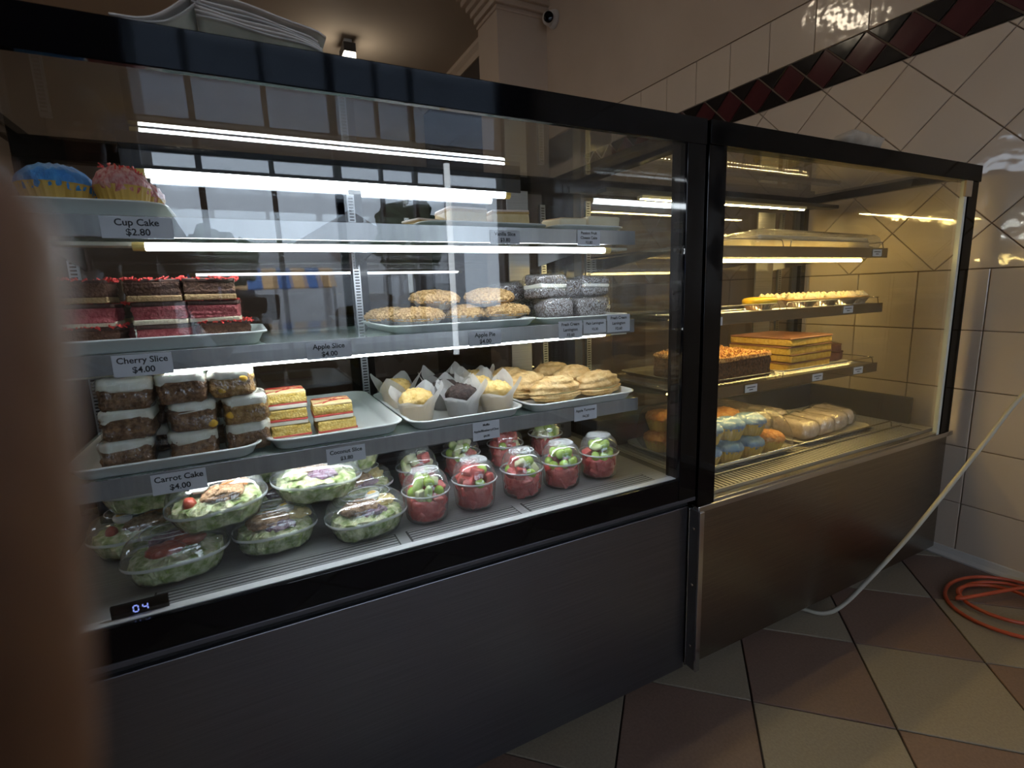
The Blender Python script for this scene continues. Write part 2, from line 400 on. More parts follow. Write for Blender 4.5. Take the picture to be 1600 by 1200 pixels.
MB().lathe([(.022, .03), (.022, 1.48)], 16, cap0=True, cap1=True).build('tube', emit('added_tube_glow', (.86, .93, 1.0), 7.0), vt, True)
MB().lathe([(.028, 0), (.028, .035)], 16, cap0=True, cap1=True).build('end_cap', black_metal, vt)
MB().lathe([(.028, 1.475), (.028, 1.51)], 16, cap0=True, cap1=True).build('end_cap', black_metal, vt)
MB().box(-.02, .02, -.04, -.015, 0, 1.51).build('batten', dark_grey, vt)
# ceiling lamps
def ceiling_panel(label, x, y, w, d):
    t = thing('ceiling_light', label, 'lamp', (x, y, CEIL))
    MB().box(-w/2 - .02, w/2 + .02, -d/2 - .02, d/2 + .02, -.05, 0).build('housing', white_plastic, t, bevel=.004)
    MB().box(-w/2, w/2, -d/2, d/2, -.056, -.050).build('diffuser', lamp_m, t)
ceiling_panel('warm white panel light on the ceiling behind the counter', -1.38, 2.14, .62, .20)
ceiling_panel('second warm white panel light on the ceiling above the near side of the shop', -2.4, .6, .62, .20)  # unseen panel added to raise the ambient light of the room
sp = thing('spot_lamp', 'small glowing box lamp hanging under the brown ceiling', 'lamp', (.15, 4.30, CEIL))
MB().box(-.035, .035, -.06, .06, -.05, 0).build('mount', white_plastic, sp, bevel=.004)
MB().box(-.052, .052, -.112, .112, -.125, -.05).build('housing', dark_grey, sp)
MB().box(-.048, .048, -.108, .108, -.29, -.12).build('glow_box', emit('spot_glow', (1.0, .90, .74), 8.0), sp, bevel=.004)
# street outside the shopfront
struct('ground', MB().box(-30, 30, -40, FY - .2, -.22, -.12).build('ground', pbr('asphalt', (.10, .10, .11), .9, 0, (.13, .13, .14), 8)))
hb = thing('opposite_building', 'pale gabled building across the street seen mirrored in the glass', 'building', (1.2, -19, -.12))
pale = pbr('pale_render', (.62, .60, .60), .8, 0, (.68, .66, .66), 2)
MB().loft([[(x, y, z) for x, z in ((-5.2, 0), (6, 0), (6, 3.1), (3.6, 3.1), (1.6, 4.3), (-.4, 3.1), (-5.2, 3.1))] for y in (-3, 0)]).build('wall', pale, hb)
arch = MB().loft([[(1.2 + .42 * math.cos(a), y, 1.9 + (.85 + .42 * math.sin(a) if a > 0 else 0)) for a in [PI * k / 10 for k in range(11)]] + [] for y in (-.02, .05)])
arch.build('arched_window', pbr('brick_arch', (.30, .20, .17), .8), hb)
for x in (-4.3, -2.6, 3.9): MB().box(x, x + .8, -.02, .05, 1.2, 2.4).build('window', dark_grey, hb)
aw = thing('striped_awning', 'blue and orange striped awning across the street seen mirrored', 'awning', (-.4, -16.2, 1.35))
for k in range(10):
    MB().loft([[(k * .42 - 2.1, 0, 0), (k * .42 - 1.68, 0, 0), (k * .42 - 1.68, -.9, .62), (k * .42 - 2.1, -.9, .62)], [(k * .42 - 2.1, 0, .05), (k * .42 - 1.68, 0, .05), (k * .42 - 1.68, -.9, .67), (k * .42 - 2.1, -.9, .67)]]).build('stripe', MATS.get('aw%d' % (k % 2)) or pbr('aw%d' % (k % 2), ((.05, .13, .32), (.62, .36, .16))[k % 2], .8), aw)
for x in (-2.0, 2.0): MB().box(x - .04, x + .04, -.04, .04, -1.47, .05).build('post', dark_grey, aw)
po = thing('utility_pole', 'tall utility pole across the street seen mirrored', 'pole', (-2.35, -12, -.12))
MB().lathe([(.10, 0), (.08, 7.5)], 12, cap0=True, cap1=True).build('shaft', pbr('pole_wood', (.10, .085, .075), .9), po, True)
MB().box(-.9, .9, -.05, .05, 6.6, 6.75).build('crossarm', MATS['pole_wood'], po)
leafm = pbr('tree_leaves', (.035, .055, .03), .9, 0, (.06, .085, .045), 6)
for x, y, h, s_, lb in ((-1.35, -13.5, 1.7, .7, 'small round street tree beside the pole seen mirrored'), (3.6, -14.5, 2.2, 1.0, 'larger street tree across the road seen mirrored')):
    t = thing('street_tree', lb, 'tree', (x, y, -.12))
    MB().lathe([(.09, 0), (.06, h)], 10, cap0=True, cap1=True).build('trunk', MATS['pole_wood'], t)
    m = MB().ell(s_, s_, s_ * .9, 24, 16, z=h + s_ * .6); m.jitter(s_ * .5, 2.6, 3); m.jitter(s_ * .25, 7, 5); m.build('crown', leafm, t)
# ================================================================== large refrigerated cabinet
def led(parent, name, x0, x1, y, z, mat, r=.010, ch=True):
    t = MB().tube([(x0 + .014, y, z), (x1 - .014, y, z)], r, 12).build(name, mat, parent, True)
    for a, b in ((x0, x0 + .016), (x1 - .016, x1)): MB().tube([(a, y, z), (b, y, z)], r * 1.12, 12).build('end_cap', led_cap, t)
    return t
A = thing('cake_display_cabinet', 'long black-framed glass cake cabinet with cool white tube lights and dark steel base', 'display cabinet', (0, 0, 0))
AX0, AX1 = -1.292, -.004
MB().box(AX0, AX1, .045, .60, .03, .545).build('base_body', dark_grey, A)
MB().box(AX0, AX1 - .004, .020, .045, .03, .474).build('base_panel', steel_dark, A, bevel=.0015)
MB().box(AX0 + .02, AX1 - .02, .08, .58, 0, .03).build('plinth', dark_slot, A)
MB().box(AX0, AX1, .030, .045, .474, .50).build('shadow_gap', dark_slot, A)
MB().box(AX0, AX1, .000, .040, .497, .506).build('trim_ledge', pbr('ledge_metal', (.10, .10, .115), .35, .6), A, bevel=.001)
MB().box(AX0, AX1, .002, .020, .506, .558).build('lower_band', black_glass, A, bevel=.001)
for k in (-1.0, -.62, -.28, -.10): MB().lathe([(.004, 0), (.004, .002), (.002, .003)], 10, cap1=True).build('screw', dark_grey, A, loc=(k, .030, .487), rot=(PI / 2, 0, 0))
MB().box(AX0, AX0 + .052, .000, .045, .556, 1.35).build('corner_post', black_glass, A, bevel=.0015)
MB().box(AX1 - .054, AX1, .000, .045, .506, 1.35).build('corner_post', black_glass, A, bevel=.0015)
MB().box(AX0, AX1, -.002, .011, 1.300, 1.352).build('top_rail', black_glass, A, bevel=.0015)
MB().box(AX0, AX1, .56, .60, 1.300, 1.345).build('rear_top_rail', black_metal, A, bevel=.002)
for x in (AX0, AX1 - .034): MB().box(x, x + .034, .011, .56, 1.326, 1.345).build('side_top_rail', black_metal, A, bevel=.002)
for x in (AX0, AX1 - .03): MB().box(x, x + .03, .56, .60, .545, 1.30).build('rear_post', black_metal, A)
MB().box(AX0 + .050, AX1 - .052, .004, .010, .555, 1.302).build('front_glass', glass_m, A)
MB().box(AX0 + .02, AX1 - .02, .011, .565, 1.320, 1.326).build('top_glass', glass_m, A)
MB().box(AX0 + .030, AX0 + .036, .045, .56, .55, 1.315).build('side_glass', glass_m, A)
MB().box(AX1 - .064, AX1 - .058, .045, .56, .55, 1.320).build('side_glass', glass_m, A)
# rear sliding doors
for x0, x1, y in ((AX0 + .03, -.62, .566), (-.68, AX1 - .03, .580)):
    d = MB().box(x0, x1, y, y + .006, .56, 1.30).build('sliding_door', glass_rear, A)
    for a, b in ((x0, x0 + .03), (x1 - .03, x1)): MB().box(a, b, y - .004, y + .010, .56, 1.30).build('door_stile', black_metal, d)
MB().box(-.20, -.13, .560, .565, .60, 1.30).build('rear_panel', steel, A)
# slotted standards the shelves hang on
def standard(parent, x, y, z0, z1):
    s = MB().box(x - .009, x + .009, y, y + .010, z0, z1).build('slotted_standard', standard_m, parent)
    m = MB(); z = z0 + .01
    while z < z1 - .01: m.box(x - .0055, x + .0055, y - .0006, y + .001, z, z + .0035); z += .0075
    o = m.build('slots', dark_slot, s); o['kind'] = 'stuff'
for x in (-1.225, -.650, -.085): standard(A, x, .549, .58, 1.262)
# deck with front air grille
dk = MB().box(AX0 + .05, AX1 - .05, .020, .56, .540, .558).build('deck', deck_m, A)
for a, b in ((-1.09, -.71), (-.69, -.46), (-.44, -.105)):
    MB().box(a, b, .030, .078, .5582, .5592).build('grille_recess', dark_slot, dk)
    for k in range(5): MB().box(a + .003, b - .003, .0305 + k * .0098, .0360 + k * .0098, .559, .5600).build('grille_bar', deck_m, dk)
MB().box(AX0 + .05, AX1 - .05, .012, .030, .552, .5595).build('deck_lip', pbr('pale_lip', (.50, .51, .52), .4, .3), dk)
MB().box(AX0 + .06, AX1 - .06, .44, .56, .558, .66).build('rear_duct', dark_grey, A, bevel=.004)
for k in range(4): MB().box(AX0 + .09, AX1 - .09, .437, .4405, .575 + k * .02, .585 + k * .02).build('duct_slot', dark_slot, A)
# shelves
SX0, SX1 = -1.215, -.100
SH = ((1.133, .115), (.932, .115), (.745, .100))
for i, (z, y) in enumerate(SH):
    s = MB().box(SX0, SX1, y + .004, .54, z - .008, z).build('shelf', shelf_glass, A)
    MB().box(SX0, SX1, y - .002, y + .004, z - .030, z + .001).build('fascia', fascia_m, s, bevel=.0008)
    MB().box(SX0, SX1, y + .026, y + .060, z - .040 + .004 * i, z - .034 + .004 * i).build('lamp_channel', led_channel, s, bevel=.001)
    MB().box(SX0, SX1, y + .004, y + .075, z - .0125, z - .0085).build('lamp_shield', white_plastic, s)  # strip added to block tube light through the shelf glass and bounce it down
    for x in (SX0 + .01, -.655, SX1 - .014): MB().loft([[(xx, .545, z - .010), (xx, .545, z - .055), (xx, y + .06, z - .014), (xx, y + .06, z - .010)] for xx in (x, x + .004)]).build('bracket', chrome, s)
    if i == 0: led(s, 'tube_lamp', -1.055, -.163, y + .012, z - .042, led_cool, .0060)
    if i == 1: led(s, 'tube_lamp', -1.055, -.163, y + .011, z - .0305, led_cool, .0050)
    if i == 2: led(s, 'tube_lamp', -1.055, -.163, y + .012, z - .0240, led_cool, .0050)
led(A, 'tube_lamp', -1.088, -.205, .535, 1.282, led_cool, .0110)
MB().box(-1.11, -.18, .511, .515, 1.284, 1.320).box(-1.11, -.18, .515, .555, 1.297, 1.320).build('lamp_holder', dark_grey, A)
# temperature display
ds = MB().box(-1.135, -1.065, .024, .030, .559, .578).build('temperature_display', black_glass, A)
SEG = {'0': 'abcdef', '4': 'bcfg'}
def digit(ch, x, z, w=.0058, h=.0095, t=.0014):
    segs = {'a': (0, h, w, h), 'b': (w, h / 2, w, h), 'c': (w, 0, w, h / 2), 'd': (0, 0, w, 0), 'e': (0, 0, 0, h / 2), 'f': (0, h / 2, 0, h), 'g': (0, h / 2, w, h / 2)}
    for s in SEG[ch]:
        a, b, c, d = segs[s]
        MB().box(x + a - (t / 2 if a == c else -t * .6), x + c + (t / 2 if a == c else -t * .6), .0228, .0240, z + b - (t / 2 if b == d else -t * .6), z + d + (t / 2 if b == d else -t * .6)).build('digit_segment', display_m, ds)
digit('0', -1.108, .564); digit('4', -1.0965, .564)
# ================================================================== small warm cabinet
B = thing('warm_display_cabinet', 'shorter glass cake cabinet with warm yellow light and bronze-toned steel base beside tiled wall', 'display cabinet', (0, 0, 0))
BX0, BX1 = .004, 1.214
MB().box(BX0, 1.235, .012, .60, .035, .462).build('base_panel', steel_warm, B, bevel=.003)
MB().box(BX0 + .02, 1.20, .06, .58, 0, .035).build('plinth', dark_slot, B)
MB().box(BX0 - .004, BX0 + .002, -.010, .04, .035, .468).build('side_flange', pbr('grey_flange', (.11, .11, .115), .45), B, bevel=.001)
MB().box(BX0 - .005, BX0 + .010, -.014, -.008, .035, .468).build('edge_strip', chrome, B, bevel=.001)
MB().box(BX0 - .0085, BX0 - .0045, .017, .021, .035, .468).build('edge_strip', chrome, B, bevel=.001)
for z in (.10, .27, .42): MB().lathe([(.0045, 0), (.0045, .0015), (.002, .003)], 10, cap1=True).build('screw', chrome, B, loc=(BX0 - .004, .005, z), rot=(0, -PI / 2, 0))
MB().box(BX0, 1.235, -.004, .60, .462, .478).build('base_ledge', chrome, B, bevel=.002)
MB().box(BX0 + .05, 1.20, .004, .022, .478, .484).build('glass_channel', chrome, B, bevel=.001)
MB().box(BX0, BX0 + .056, .000, .045, .478, 1.35).build('corner_post', black_glass, B, bevel=.0015)
MB().box(BX1 - .060, BX1, .000, .022, .478, 1.35).build('corner_post', black_metal, B, bevel=.0015)
MB().box(BX1 - .078, BX1 - .064, .002, .016, .478, 1.302).build('glass_edge', pbr('glass_edge_pale', (.62, .64, .58), .25), B, bevel=.001)
MB().box(BX1 - .085, BX1 - .045, -.002, .004, 1.255, 1.302).build('corner_clip', pbr('tan_tape', (.42, .30, .19), .6), B)
MB().box(BX0, BX1 + .004, -.004, .030, 1.302, 1.352).build('top_rail', black_metal, B, bevel=.002)
MB().box(BX0, BX1, .54, .60, 1.300, 1.345).build('rear_top_rail', black_metal, B, bevel=.002)
for x in (BX0, BX1 - .034): MB().box(x, x + .034, .03, .56, 1.318, 1.345).build('side_top_rail', black_metal, B, bevel=.002)
for x in (BX0, BX1 - .03): MB().box(x, x + .03, .56, .60, .478, 1.30).build('rear_post', black_metal, B)
MB().box(BX0 + .050, BX1 - .066, .006, .012, .480, 1.304).build('front_glass', glass_warm, B)
MB().box(BX0 + .02, BX1 - .02, .03, .575, 1.336, 1.342).build('top_glass', glass_warm, B)
for x in (BX0 + .024, BX1 - .032): MB().box(x, x + .006, .045, .56, .48, 1.318).build('side_glass', glass_warm, B)
MB().box(BX0 + .05, BX1 - .03, .42, .47, 1.285, 1.298).build('lamp_tray', dark_grey, B, bevel=.002)
st = MB().box(.20, 1.00, .43, .455, 1.276, 1.285).build('led_strip', led_channel, B)
m = MB()
for k in range(54): m.box(.205 + k * .0148, .211 + k * .0148, .437, .446, 1.2735, 1.2762)
o = m.build('led_chips', led_warm_dots, st); o['kind'] = 'stuff'
for x0, x1, y in ((BX0 + .03, .64, .566), (.58, BX1 - .03, .580)):
    d = MB().box(x0, x1, y, y + .006, .50, 1.30).build('sliding_door', clear('smoky_glass_warm', (.62, .60, .54), .06) if 'smoky_glass_warm' not in MATS else MATS['smoky_glass_warm'], B)
    for a, b in ((x0, x0 + .03), (x1 - .03, x1)): MB().box(a, b, y - .004, y + .010, .50, 1.30).build('door_stile', dark_grey, d)
MB().box(.90, 1.00, .558, .564, .54, 1.28).build('rear_panel', steel, B)
for x in (.08, .64, 1.03): standard(B, x, .545, .54, 1.28)
deck_w = pbr('deck_steel_bright', (.46, .45, .43), .36, .5, (.52, .51, .49), 30, .03, stretch=(.15, 8, 8))
dk = MB().box(BX0 + .05, BX1 - .03, .034, .56, .478, .488).build('deck', deck_w, B)
MB().box(BX0 + .055, 1.12, .038, .100, .4882, .4886).build('grille_recess', dark_slot, dk)
bar = MB().box(-.0034, .0034, .038, .100, .4885, .4894).mesh('grille_bar', deck_w)
for k in range(70): put('grille_bar', bar, dk, (.066 + k * .0150, 0, 0))
MB().box(BX0 + .055, 1.12, .102, .107, .488, .494).build('grille_lip', steel, dk, bevel=.001)
rb = MB().box(-.0012, .0012, .11, .46, .4880, .4902).mesh('deck_rib', deck_w)
for k in range(60): put('deck_rib', rb, dk, (.08 + k * .0180, 0, 0))
MB().tube([(.14, .112, .512), (1.06, .112, .512), (1.07, .112, .508), (1.075, .112, .490)], .0022, 8).build('guard_rail', chrome, B, True)
MB().box(BX0 + .05, BX1 - .03, .47, .56, .488, .585).build('rear_upstand', dark_grey, B, bevel=.003)
MB().box(BX1 - .05, BX1 - .034, .10, .47, .488, .585).build('side_upstand', dark_grey, B, bevel=.003)
BS = ((1.107, .140), (.928, .140), (.724, .140))
for i, (z, y) in enumerate(BS):
    s = MB().box(.085, 1.000, y + .003, y + .030, z - .006, z).box(.085, 1.000, .52, .54, z - .006, z).box(.085, .095, y + .03, .52, z - .006, z).box(.99, 1.0, y + .03, .52, z - .006, z).build('shelf', steel_warm, B)
    MB().box(.085, 1.000, y - .001, y + .003, z - .030, z + .001).build('fascia', steel_warm, s, bevel=.0008)
    rl = .020
    for x0, x1 in ((.09, .475), (.505, .985)):
        MB().tube([(x0, y + .006, z), (x0 + .003, y + .006, z + rl - .004), (x0 + .007, y + .006, z + rl), (x1 - .012, y + .006, z + rl), (x1 - .006, y + .006, z + rl - .004), (x1, y + .006, z)], .0014, 6).build('guard_rail', chrome, s, True)
    MB().tube([(.985, y + .006, z + rl), (.995, y + .05, z + rl), (.995, .50, z + rl)], .0014, 6).build('side_rail', chrome, s, True)
    if i >= 0:
        wr_ = MB().tube([(0, .145, -.0012), (0, .53, -.0012)], .0012, 6).mesh('rack_wire', chrome, True)
        for k in range(52): put('rack_wire', wr_, s, (.10 + k * .0172, 0, z))
    for x in (.09, .635, .985): MB().loft([[(xx, .545, z - .008), (xx, .545, z - .05), (xx, y + .06, z - .012), (xx, y + .06, z - .008)] for xx in (x, x + .004)]).build('bracket', chrome, s)
    if i == 0: led(s, 'tube_lamp', .10, .905, y + .022, z - .037, led_warm, .0050)
    else: led(s, 'tube_lamp', .10, .905, y + .016, z - .026, led_warm, .0035)  # lower shelf tubes added out of sight to brighten the cabinet
# ================================================================== price tickets
def ticket(label, lines, x, y, z, w, h, size, group=None):
    t = thing('price_ticket', label, 'price tag', (x, y, z), group=group)
    MB().box(-w/2, w/2, -.0008, 0, 0, h).build('card', tag_m, t)
    n = len(lines)
    for k, s in enumerate(lines):
        c = bpy.data.curves.new('lettering', 'FONT'); c.body = s; c.size = size * (1.0 if k < n - 1 or n == 1 else 1.0); c.align_x = 'CENTER'; c.align_y = 'CENTER'; c.offset = .00028
        c.resolution_u = 3
        tmp = bpy.data.objects.new('lettering_curve', c); COL.objects.link(tmp); bpy.context.view_layer.update()
        me = bpy.data.meshes.new_from_object(tmp.evaluated_get(bpy.context.evaluated_depsgraph_get())); me.name = 'lettering'; bpy.data.objects.remove(tmp); bpy.data.curves.remove(c)
        me.materials.clear(); me.materials.append(ink_m); o = put('lettering', me, t)
        o.location = (0, -.0011, h * (1 - (k + .62) / (n + .24))); o.rotation_euler = (PI / 2, 0, 0)
F1, F2, F3 = SH[0][0] - .032, SH[1][0] - .034, SH[2][0] - .036
ticket('Cup Cake price ticket on the top shelf edge below the cupcakes', ['Cup Cake', '$2.80'], -1.043, .1115, F1, .088, .031, .0135)
ticket('Vanilla Slice price ticket on the top shelf edge', ['Vanilla Slice', '$3.80'], -.437, .1115, F1, .066, .026, .0100)
ticket('Passion Fruit Cheese Cake price ticket on the top shelf edge', ['Passion Fruit', 'Cheese Cake', '$3.80'], -.232, .1115, F1 - .001, .060, .032, .0082)
ticket('Cherry Slice price ticket on the middle shelf edge', ['Cherry Slice', '$4.00'], -1.063, .1115, F2, .076, .033, .0130)
ticket('Apple Slice price ticket on the middle shelf edge', ['Apple Slice', '$4.00'], -.792, .1115, F2 + .002, .076, .030, .0120)
ticket('Apple Pie price ticket on the middle shelf edge below the crumble pies', ['Apple Pie', '$4.00'], -.490, .1115, F2 + .002, .072, .030, .0118)
ticket('Fresh Cream Lamington price ticket, leftmost of the three lamington tickets', ['Fresh Cream', 'Lamington', '$3.60'], -.283, .1115, F2 + .002, .062, .038, .0090)
ticket('Plain Lamington price ticket between the two fresh cream tickets', ['Plain Lamington', '$3.30'], -.217, .1115, F2 + .010, .062, .030, .0078)
ticket('Fresh Cream Lamington price ticket, rightmost of the three lamington tickets', ['Fresh Cream', 'Lamington', '$3.60'], -.149, .1115, F2 + .008, .066, .040, .0090)
ticket('Carrot Cake price ticket on the lowest shelf edge', ['Carrot Cake', '$4.00'], -1.038, .0965, F3 + .001, .074, .033, .0128)
ticket('Coconut Slice price ticket on the lowest shelf edge', ['Coconut Slice', '$3.80'], -.782, .0965, F3 + .002, .068, .029, .0100)
ticket('Muffin price ticket on the lowest shelf edge below the chocolate muffin', ['Muffin', 'Apple/Blueberry/Choc', '$4.00'], -.503, .0965, F3 - .001, .060, .038, .0062)
ticket('Apple Turnover price ticket on the lowest shelf edge', ['Apple Turnover', '$4.20'], -.255, .0965, F3 + .004, .062, .032, .0082)
def small_ticket(label, x, y, z):
    t = thing('price_ticket', label, 'price tag', (x, y, z))
    MB().box(-.026, .026, -.0008, 0, 0, .022).build('card', tag_m, t); MB().box(-.018, .018, -.0012, -.0008, .013, .0155).box(-.008, .008, -.0012, -.0008, .006, .0085).build('lettering', ink_m, t)
small_ticket('small white ticket at the right end of the top warm shelf', .935, .1375, BS[0][0] - .026)
small_ticket('small white ticket on the warm shelf edge below the meringue tarts', .80, .1375, BS[1][0] - .024)
small_ticket('small white ticket at the near end of the warm shelf with tarts', .20, .1375, BS[1][0] - .030)
small_ticket('small white ticket on the warm shelf edge under the coconut cake', .355, .1375, BS[2][0] - .026)
small_ticket('small white ticket on the warm shelf edge under the layered sponge', .665, .1375, BS[2][0] - .026)
small_ticket('small white ticket on the warm shelf edge under the brownies', .885, .1375, BS[2][0] - .026)
# ================================================================== trays
def tray(label, x0, x1, y0, y1, z, h=.020, mat=None, group=None):
    w, d = x1 - x0, y1 - y0; r = .035
    prof = [(.020, .0), (.012, .004), (.003, h - .003), (.0, h), (-.004, h + .001), (-.006, h - .001), (-.004, h - .003), (0, h - .005), (.016, .0015 - .0)]
    R = [[(a, b, zz) for a, b in rrect(w - 2 * i - .012, d - 2 * i - .012, r - i, 6)] for i, zz in ((.016, 0), (.010, .003), (.002, h - .004), (-.005, h - .002), (-.0055, h), (-.003, h + .001), (.002, h), (.012, .006), (.020, .0035))]
    o = MB().loft(R).build('serving_tray', mat or white_plastic, None, True, loc=((x0 + x1) / 2, (y0 + y1) / 2, z))
    return tag(o, label, 'tray', group)
z1, z2, z3 = SH[0][0], SH[1][0], SH[2][0]
zd = .558
tray('white tray of cupcakes on the top shelf', -1.21, -1.005, .125, .47, z1, .024)
tray('long white tray under the vanilla slices on the top shelf', -.60, -.31, .13, .47, z1, .012)
tray('flat white tray under the cheesecake slices on the top shelf', -.305, -.105, .125, .45, z1, .012)
tray('white tray stacked with cherry slices on the middle shelf', -1.205, -.885, .118, .46, z2, .022)
tray('white tray holding the crumble pies on the middle shelf', -.675, -.345, .122, .46, z2, .016)
tray('white tray holding wrapped lamingtons on the middle shelf', -.340, -.095, .118, .46, z2, .014)
tray('white tray stacked with wrapped carrot cakes on the lowest shelf', -1.185, -.914, .095, .44, z3, .021)
tray('half-empty white tray with the coconut slices on the lowest shelf', -.910, -.665, .100, .51, z3, .022)
tray('white tray crowded with muffins on the lowest shelf', -.660, -.405, .088, .46, z3, .020)
tray('white tray of shell-shaped turnovers at the right end of the lowest shelf', -.400, -.102, .085, .50, z3, .020)
# ================================================================== cherry slices
biscuit = pbr('biscuit_base', (.40, .25, .11), .85, 0, (.50, .33, .16), 120, .4, 300)
pale_base = pbr('pale_biscuit', (.72, .62, .44), .85, 0, (.78, .70, .52), 120, .3, 300)
choc = pbr('chocolate_cake', (.085, .036, .020), .8, 0, (.14, .066, .036), 120, .5, 260)
choc_top = pbr('chocolate_top', (.055, .024, .015), .55, 0, (.08, .034, .02), 60, .3, 160)
pinkm = pbr('cherry_filling', (.36, .055, .065), .7, 0, (.50, .13, .13), 110, .6, 220)
redflake = pbr('cherry_coconut', (.72, .05, .045), .6, 0, (.80, .10, .08), 200)
brown_crumb = flecks('choc_coconut', (.09, .042, .025), (.26, .16, .10), 330, .7)
def flakes(n, w, d, h, mat, parent, seed, edge=True, name='coconut_flakes', s=.0035):
    rnd = random.Random(seed); m = MB()
    for _ in range(n):
        if edge:
            side = rnd.randrange(4); t = rnd.uniform(-.5, .5)
            x, y = ((t * w, -d/2), (t * w, d/2), (-w/2, t * d), (w/2, t * d))[side]; x += rnd.gauss(0, .002); y += rnd.gauss(0, .002)
        else: x, y = rnd.uniform(-w/2, w/2), rnd.uniform(-d/2, d/2)
        q = MB().box(-s * rnd.uniform(.6, 1.4), s * rnd.uniform(.6, 1.4), -s * .3, s * .3, -s * .25, s * .25)
        q.xf(Matrix.Translation((x, y, h + rnd.uniform(-.001, .003))) @ Matrix.Rotation(rnd.uniform(0, 6.3), 4, 'Z') @ Matrix.Rotation(rnd.uniform(-.8, .8), 4, 'Y'))
        b = len(m.v); m.v += q.v; m.f += [tuple(b + i for i in f) for f in q.f]
    o = m.build(name, mat, parent); o['kind'] = 'stuff'; return o
def slice_block(kind, label, loc, rz, seed, w=.074, d=.074, h=.0345):
    t = thing('cherry_slice', label, 'cake slice', loc, rz, 'cherry slices on the middle shelf')
    if kind == 'brown':
        MB().pillow(w, d, .009, .003, .0015).jitter(.0010, 120, seed).build('base', biscuit, t, True)
        MB().pillow(w * .985, d * .985, h - .012, .003, .0025, n=3, nz=10, ncap=8).jitter(.0024, 90, seed + 1).jitter(.0018, 260, seed).move(dz=.008).build('filling', choc, t, True)
        MB().pillow(w, d, .006, .003, .002).jitter(.0015, 90, seed + 2).move(dz=h - .006).build('icing', choc_top, t, True)
        flakes(70, w, d, h, redflake, t, seed)
    else:
        MB().pillow(w, d, .007, .003, .0015).jitter(.0012, 120, seed).build('base', pale_base, t, True)
        MB().pillow(w * .98, d * .98, h - .012, .003, .0025, n=3, nz=10, ncap=8).jitter(.0030, 80, seed + 1).jitter(.0018, 260, seed).move(dz=.006).build('filling', pinkm, t, True)
        MB().pillow(w, d, .007, .003, .002).jitter(.0018, 90, seed + 2).move(dz=h - .007).build('icing', choc_top, t, True)
cols = ((-1.150, 'beside the finger'), (-1.040, 'in the middle stack'), (-.964, 'in the stack nearest the tray end'))
zb = z2 + .006
for c, (x, where) in enumerate(cols):
    ww = .106 if c == 0 else .074
    slice_block('brown', f'chocolate cherry slice with red flecked edge on top {where}', (x, .178, zb + .071), .02 * (c - 1), 10 + c, w=ww)
    slice_block('pink', f'pink-filled cherry slice at mid height {where}', (x + .004, .180, zb + .0355), .03 * (1 - c), 20 + c, w=ww)
    slice_block(('brown', 'pink', 'brown')[c], f'cherry slice at the bottom {where}', (x + .010 * (c == 2) + .006, .182, zb), 0, 30 + c, w=ww)
    slice_block('brown', f'cherry slice in the back row {where}', (x, .275, zb + .0355), .02, 40 + c, w=ww, h=.034)
    slice_block('pink', f'lower cherry slice in the back row {where}', (x, .275, zb), .02, 50 + c, w=ww, h=.034)
# ================================================================== carrot cakes in film
carrot = pbr('carrot_cake', (.11, .050, .022), .9, 0, (.38, .21, .10), 130, .7, 200, lo=.3, hi=.75)
carrot_gold = pbr('carrot_cake_golden', (.24, .115, .035), .9, 0, (.60, .37, .13), 130, .7, 200, lo=.3, hi=.75)
frost = pbr('cream_frosting', (.80, .79, .66), .5, 0, (.86, .85, .74), 40, .2, 60, sss=.1)
fruitbit = pbr('apricot_piece', (.80, .45, .04), .5)
def carrot_cake(label, loc, rz, seed, w=.070, d=.076, h=.0485, gold=False, bits=()):
    t = thing('carrot_cake', label, 'cake slice', loc, rz, 'wrapped carrot cakes on the lowest shelf')
    MB().pillow(w * .95, d * .95, h * .82, .012, .008, n=6, nz=9, ncap=5).jitter(.0035, 70, seed).jitter(.0028, 190, seed).build('cake', carrot_gold if gold else carrot, t, True)
    m = MB().pillow(w * .985, d * .985, h * .32, .016, .0075, n=6, nz=4, ncap=5); m.v = [(x, y, z - (.0055 * (1 + noise.noise(Vector((x * 55, y * 55, seed)))) if z < h * .12 and abs(x) + abs(y) > w * .35 else 0)) for x, y, z in m.v]; m.jitter(.0040, 40, seed + 5); m.jitter(.0015, 120, seed); m.move(dz=h * .70).build('frosting', frost, t, True)
    for a, b in bits: MB().ell(.007, .004, .006, 10, 6).jitter(.002, 90, seed).build('fruit_piece', fruitbit, t, True, loc=(a * w, -d * .455, b * h))
    MB().pillow(w * 1.02, d * 1.02, h + .001, .016, .010, n=6, nz=6, ncap=5).jitter(.0050, 55, seed + 9).build('film_wrap', film_m, t, True)
zc = z3 + .004
CC = [[(-1.095, .150), (-1.019, .152), (-.950, .160)], [(-1.098, .156), (-1.012, .156), (-.934, .162)], [(-1.106, .160), (-1.016, .158), (-.934, .170)]]
nm = ('left', 'middle', 'right')
for r, row in enumerate(('top', 'middle', 'bottom')):
    for c in range(3):
        x, y = CC[r][c]
        carrot_cake(f'film-wrapped frosted carrot cake, {row} row, {nm[c]} stack', (x, y, zc + (2 - r) * .0485 + (.001 * c)), (.06, -.04, .05)[(r + c) % 3], 60 + r * 3 + c, gold=(c == 2 and r < 2), bits=(((.25, .6), (-.22, .25)) if (r, c) == (0, 2) else ((-.36, .35),) if (r, c) == (1, 2) else ((.38, .2),) if (r, c) == (1, 1) else ()))
